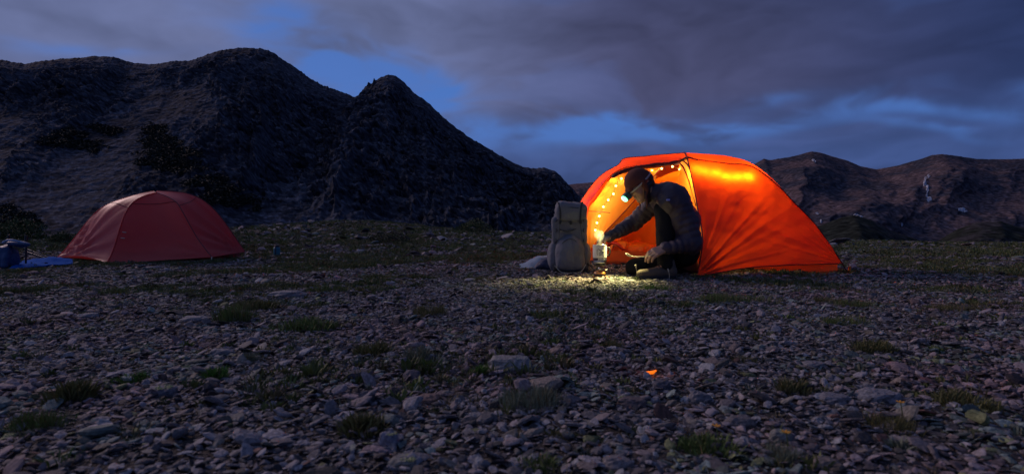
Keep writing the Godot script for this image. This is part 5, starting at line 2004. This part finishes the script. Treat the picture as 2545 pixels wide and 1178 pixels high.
func build_plants():
	var green := Vector3(0.13, 0.18, 0.045)
	var grey := Vector3(0.20, 0.23, 0.16)
	var lush := Vector3(0.11, 0.22, 0.035)
	var olive := Vector3(0.15, 0.145, 0.05)
	# plants one can point to: pixel of the foot, width, height, kind, label
	var list := [
		[560, 806, 100, 70, "grass", green, "tall loose grass tuft in the left middle ground"],
		[745, 824, 200, 48, "leaf", green, "wide low leafy mat below the long pale rock"],
		[808, 728, 112, 34, "grass", green, "dense grass mat right of the long pale rock"],
		[620, 772, 130, 40, "leaf", olive, "broken leafy patch left of the long pale rock"],
		[1066, 790, 90, 50, "grass", olive, "yellowish grass tuft in the middle of the gravel"],
		[1030, 900, 66, 62, "grass", grey, "silvery upright tuft left of the lichen boulder"],
		[916, 888, 90, 52, "leaf", olive, "straggly leafy plant above the blue-black slab"],
		[1328, 1032, 170, 90, "grass", grey, "largest grey-green tuft, below the lichen boulder"],
		[885, 1092, 110, 80, "leaf", olive, "dark feathery plant left of the lichen-capped stone"],
		[1392, 1100, 110, 44, "moss", olive, "dark moss cushion below the largest grey-green tuft"],
		[302, 956, 80, 40, "leaf", lush, "small bright green plant in the left foreground"],
		[130, 1012, 110, 90, "leaf", olive, "dark bushy plant near the left edge of the foreground"],
		[45, 1085, 150, 80, "grass", green, "dark tuft in the bottom left corner"],
		[525, 950, 44, 60, "leaf", lush, "thin green shoot in the left foreground stones"],
		[1640, 722, 150, 26, "grass", lush, "bright grass fringe in front of the near shoe"],
		[1840, 752, 260, 38, "grass", green, "wide grass mat in front of the orange tent"],
		[2155, 764, 140, 32, "grass", green, "low grass mat right of the orange tent's corner"],
		[2075, 755, 90, 30, "grass", olive, "short grass between the two mats by the tent"],
		[2075, 945, 110, 26, "moss", lush, "flat bright moss cushion in the right foreground"],
		[2000, 985, 80, 60, "leaf", olive, "upright weedy plant left of the wide pale slab"],
		[2262, 1090, 130, 70, "grass", olive, "brownish tuft under the yellow flower at right"],
		[2430, 1020, 150, 60, "leaf", olive, "broad dark weed patch at the right edge"],
		[1604, 781, 46, 18, "moss", olive, "small round moss cushion in the gravel below the shoe"],
		[1790, 1140, 150, 66, "leaf", green, "leafy plants at the bottom right of centre"],
		[1980, 1160, 120, 70, "grass", grey, "pale tuft at the bottom edge in the right foreground"],
		[2190, 880, 110, 50, "leaf", olive, "ragged weed above the wide pale slab"],
		[2130, 810, 120, 40, "grass", green, "grass clump right of the gravel under the tent"],
		[2380, 775, 150, 34, "grass", olive, "low grass strip toward the right edge"],
		[1245, 748, 56, 22, "grass", olive, "tiny tuft in the gravel below the pale blue sheet"],
		[1345, 755, 50, 24, "grass", olive, "tiny tuft left of a wider tuft below the stove"],
		[1425, 752, 80, 24, "grass", green, "low wide tuft in the gravel below the stove"],
		[1185, 700, 90, 24, "grass", olive, "pale grass tuft left of the folded sheet"],
		[1530, 870, 60, 40, "grass", olive, "brown dry tuft in the gravel right of the boulder"],
		[1345, 1175, 110, 50, "leaf", green, "leafy plant cut by the bottom edge at centre"],
		[270, 735, 90, 34, "grass", green, "grass tuft below the red tent's front peg"],
		[610, 905, 70, 44, "grass", grey, "pale grass blades beside the tipped grey slab"],
		[1190, 935, 36, 44, "leaf", lush, "small plant touching the lichen boulder's left side"],
		[1860, 905, 60, 34, "grass", olive, "thin tuft in the gravel left of the moss cushion"]]
	var k := 0
	for q in list:
		k += 1
		var g := gp(q[0], q[1])
		var m := -g.z / LENS
		var w: float = q[2] * m * 0.5
		var h: float = q[3] * m * 0.8
		var called: String = {"grass": "grass_tuft", "leaf": "leafy_plant", "moss": "moss_cushion"}[q[4]]
		var kind: String = q[4]
		var wide: float = q[2]
		var mesh: ArrayMesh
		if kind == "grass":
			mesh = tuft_mesh(k, w, minf(w, h * 1.6), h, int(240 + 5.0 * wide), 0.011, q[5], 0.22)
		elif kind == "leaf":
			mesh = tuft_mesh(k, w, minf(w, h * 1.8), h, int(200 + 4.0 * wide), 0.034, q[5], 0.10, 0.7)
		else:
			mesh = tuft_mesh(k, w, w * 0.7, h * 0.8, int(260 + 2.0 * wide), 0.035, q[5], 0.06, 0.3)
		var o := piece(called, mesh, M.grass, self, Transform3D(Basis(), g + Vector3(0, 0, -minf(w, h))))
		tag(o, q[6], {"grass": "grass", "leaf": "plant", "moss": "moss"}[q[4]], "plants growing between the stones")
	# the uncounted rest
	var r := RandomNumberGenerator.new()
	r.seed = 5
	var shapes := []
	for i in 6:
		shapes.append(tuft_mesh(100 + i, 0.5, 0.5, 1.0, 24, 0.028 if i < 4 else 0.07, Vector3.ONE, 0.0, 0.6))
	var lists := []
	var tints := []
	for i in 6:
		lists.append([])
		tints.append(PackedColorArray())
	for zone in [[0.8, 4.0, 0.045, 0.015, 0.044], [4.0, 8.0, 0.046, 0.020, 0.050], [8.0, 16.0, 0.13, 0.035, 0.075], [16.0, 30.0, 0.28, 0.06, 0.12]]:
		var d: float = zone[0]
		while d < zone[1]:
			var half: float = (0.95 if d < 8.0 else 1.2) * d + 1.5
			var x := -half
			while x < half:
				var px = x + r.randf_range(-0.7, 0.7) * zone[2]
				var pz = -d + r.randf_range(-0.7, 0.7) * zone[2]
				var g := grassiness(px, pz)
				if r.randf() < smoothstep(-0.16, 0.36, g) * 0.9 + 0.10:
					var s := r.randf_range(zone[3], zone[4]) * (0.7 + 0.6 * smoothstep(0.0, 0.5, g))
					var i := r.randi() % 6
					lists[i].append(Transform3D(Basis(Vector3.UP, r.randf() * TAU).scaled(Vector3(s * 1.5, s, s * 1.5)), Vector3(px, ground_y(px, pz), pz)))
					var c := green.lerp(olive, r.randf()) if r.randf() < 0.7 else (Vector3(0.2, 0.16, 0.08) if r.randf() < 0.5 else grey)
					c *= r.randf_range(0.6, 1.25)
					tints[i].append(Color(c.x, c.y, c.z))
				x += zone[2]
			d += zone[2]
	var holder := Node3D.new()
	holder.name = "alpine_grass"
	add_child(holder)
	tag(holder, "thin short alpine grass scattered over the plateau", "grass", "", "stuff")
	for i in 6:
		var mm := MultiMesh.new()
		mm.transform_format = MultiMesh.TRANSFORM_3D
		mm.use_colors = true
		mm.mesh = shapes[i]
		mm.instance_count = lists[i].size()
		for j in lists[i].size():
			mm.set_instance_transform(j, lists[i][j])
			mm.set_instance_color(j, tints[i][j])
		var o := MultiMeshInstance3D.new()
		o.name = "blades"
		o.multimesh = mm
		o.material_override = M.grass
		holder.add_child(o, true)
		o.set_meta("kind", "stuff")
	# bushes
	for q in [[1175, 580, 104, 40, 23.0, "dark green bush on the skyline left of the backpack"], [965, 627, 136, 32, 13.0, "low flat dark bush on the grass between the tents"], [152, 606, 64, 34, 12.0, "green bush half hidden behind the red tent's left side"], [40, 598, 150, 60, 16.0, "large dark bush behind the blue backpack"]]:
		var d: float = q[4]
		var p := on_ground(at(q[0], q[1], d))
		var m := d / LENS
		var b := thing("bush", p, q[5], "bush", "bushes on the plateau")
		part("foliage", bush_mesh(int(q[0]), p, q[2] * m * 0.5, q[3] * m, 0.45 if q[0] == 965 else 1.0), M.bush_leaf, b)
		for s in 5:
			var a := Vector3((s - 2) * q[2] * m * 0.13, 0, 0)
			part("stem", tube(PackedVector3Array([p + a * 0.4, p + a + Vector3(0, q[3] * m * 0.35, 0.02), p + a * 1.6 + Vector3(0, q[3] * m * 0.7, -0.02)]), 0.012, 0.005, 6, 8), M.bark, b)

func bush_mesh(seed_: int, at_: Vector3, w: float, h: float, tone := 1.0) -> ArrayMesh:
	var r := RandomNumberGenerator.new()
	r.seed = seed_
	var v := PackedVector3Array()
	var idx := PackedInt32Array()
	var cols := PackedColorArray()
	for k in 2600:
		var a := r.randf() * TAU
		var q := pow(r.randf(), 0.45)
		var el := r.randf()
		var lump := 1.0 + 0.35 * n_fine.get_noise_2d(cos(a) * 2.0 + seed_, el * 3.0)
		var p := at_ + Vector3(cos(a) * w * q * lump * sqrt(1.0 - 0.7 * el * el), h * (0.02 + el * 0.92 * (1.0 - 0.5 * q * q) * lump), sin(a) * w * 0.7 * q * lump)
		var s := h * r.randf_range(0.05, 0.10)
		var d := Vector3(r.randf_range(-1, 1), r.randf_range(-0.2, 1.2), r.randf_range(-1, 1)).normalized() * s
		var e := d.cross(Vector3(r.randf_range(-1, 1), r.randf_range(-1, 1), r.randf_range(-1, 1))).normalized() * s * 0.4
		var k0 := v.size()
		v.append_array([p, p + d * 0.5 + e, p + d, p + d * 0.5 - e])
		idx.append_array([k0, k0 + 1, k0 + 2, k0, k0 + 2, k0 + 3])
		var c := r.randf_range(0.6, 1.4) * tone
		for i in 4:
			cols.append(Color(0.075 * c, 0.10 * c, 0.03 * c))
	return mesh_from(v, idx, false, cols)

# ---------------------------------------------------------------- small things
func build_small_things():
	# the little glowing piece among the stones
	var g := gp(1618, 935)
	var m := -g.z / LENS
	var e := thing("glowing_ember", g, "small glowing orange ember between the stones right of the boulder", "ember")
	var F := field(g + Vector3(-0.03, -0.01, -0.03), g + Vector3(0.03, 0.03, 0.03), 0.0016)
	bone(F, g + Vector3(-0.011, 0.008, 0), g + Vector3(0.004, 0.010, 0.002), 0.0042, 0.0036, 0.003)
	bone(F, g + Vector3(0.004, 0.010, 0.002), g + Vector3(0.013, 0.014, 0.0), 0.0036, 0.0022, 0.003)
	part("ember", soft(F), M.ember, e)
	var l := OmniLight3D.new()
	l.name = "ember_light"
	l.light_color = Color(1.0, 0.45, 0.12)
	l.light_energy = 0.0003
	l.light_size = 0.008
	l.omni_range = 1.0
	l.shadow_enabled = true
	e.add_child(l)
	l.position = Vector3(0, 0.012, 0.001)
	# yellow flowers
	for q in [[2240, 1001, 60, "yellow flower above the brownish tuft at right"], [1955, 1076, 56, "yellow flower beside the pale upright stone"], [1781, 1060, 50, "yellow flower above the leafy plants right of centre"]]:
		var top := gp(q[0], q[1] + 55)
		var d := -top.z
		var f := thing("flower", top, q[3], "flower", "yellow flowers in the right foreground")
		var hd := at(q[0], q[1], d)
		part("stem", tube(PackedVector3Array([top - Vector3(0, 0.005, 0), top.lerp(hd, 0.5) + Vector3(0.003, 0, 0), hd]), 0.0012, 0.0009, 5, 8), M.grass_stem if M.has("grass_stem") else mat("grass_stem", 0.09, 0.12, 0.04), f)
		for k in 6:
			var a := TAU * k / 6.0
			var dv := Vector3(cos(a), 0.35, sin(a))
			part("petal", tube(PackedVector3Array([hd, hd + dv * 0.004, hd + dv * 0.0075]), 0.0024, 0.0014, 6, 5, 0.4), M.petal, f)
	# pale seed heads in front of the shoes
	for q in [[1662, 672, 694, "pale seed head standing in front of the near shoe's heel"], [1581, 662, 690, "thin pale seed head in front of the far knee"]]:
		var b := gp(q[0] + 2, q[2] + 3)
		var tp := at(q[0], q[1], -b.z)
		var s := thing("seed_head", b, q[3], "plant", "seed heads by the shoes")
		part("stem", tube(PackedVector3Array([b, b.lerp(tp, 0.5) + Vector3(0.004, 0, 0), tp]), 0.002, 0.0015, 5, 8), M.seed_head, s)
		part("head", tube(PackedVector3Array([tp - Vector3(0, 0.012, 0), tp, tp + Vector3(-0.006, 0.012, 0)]), 0.004, 0.007, 7, 8), M.seed_head, s)
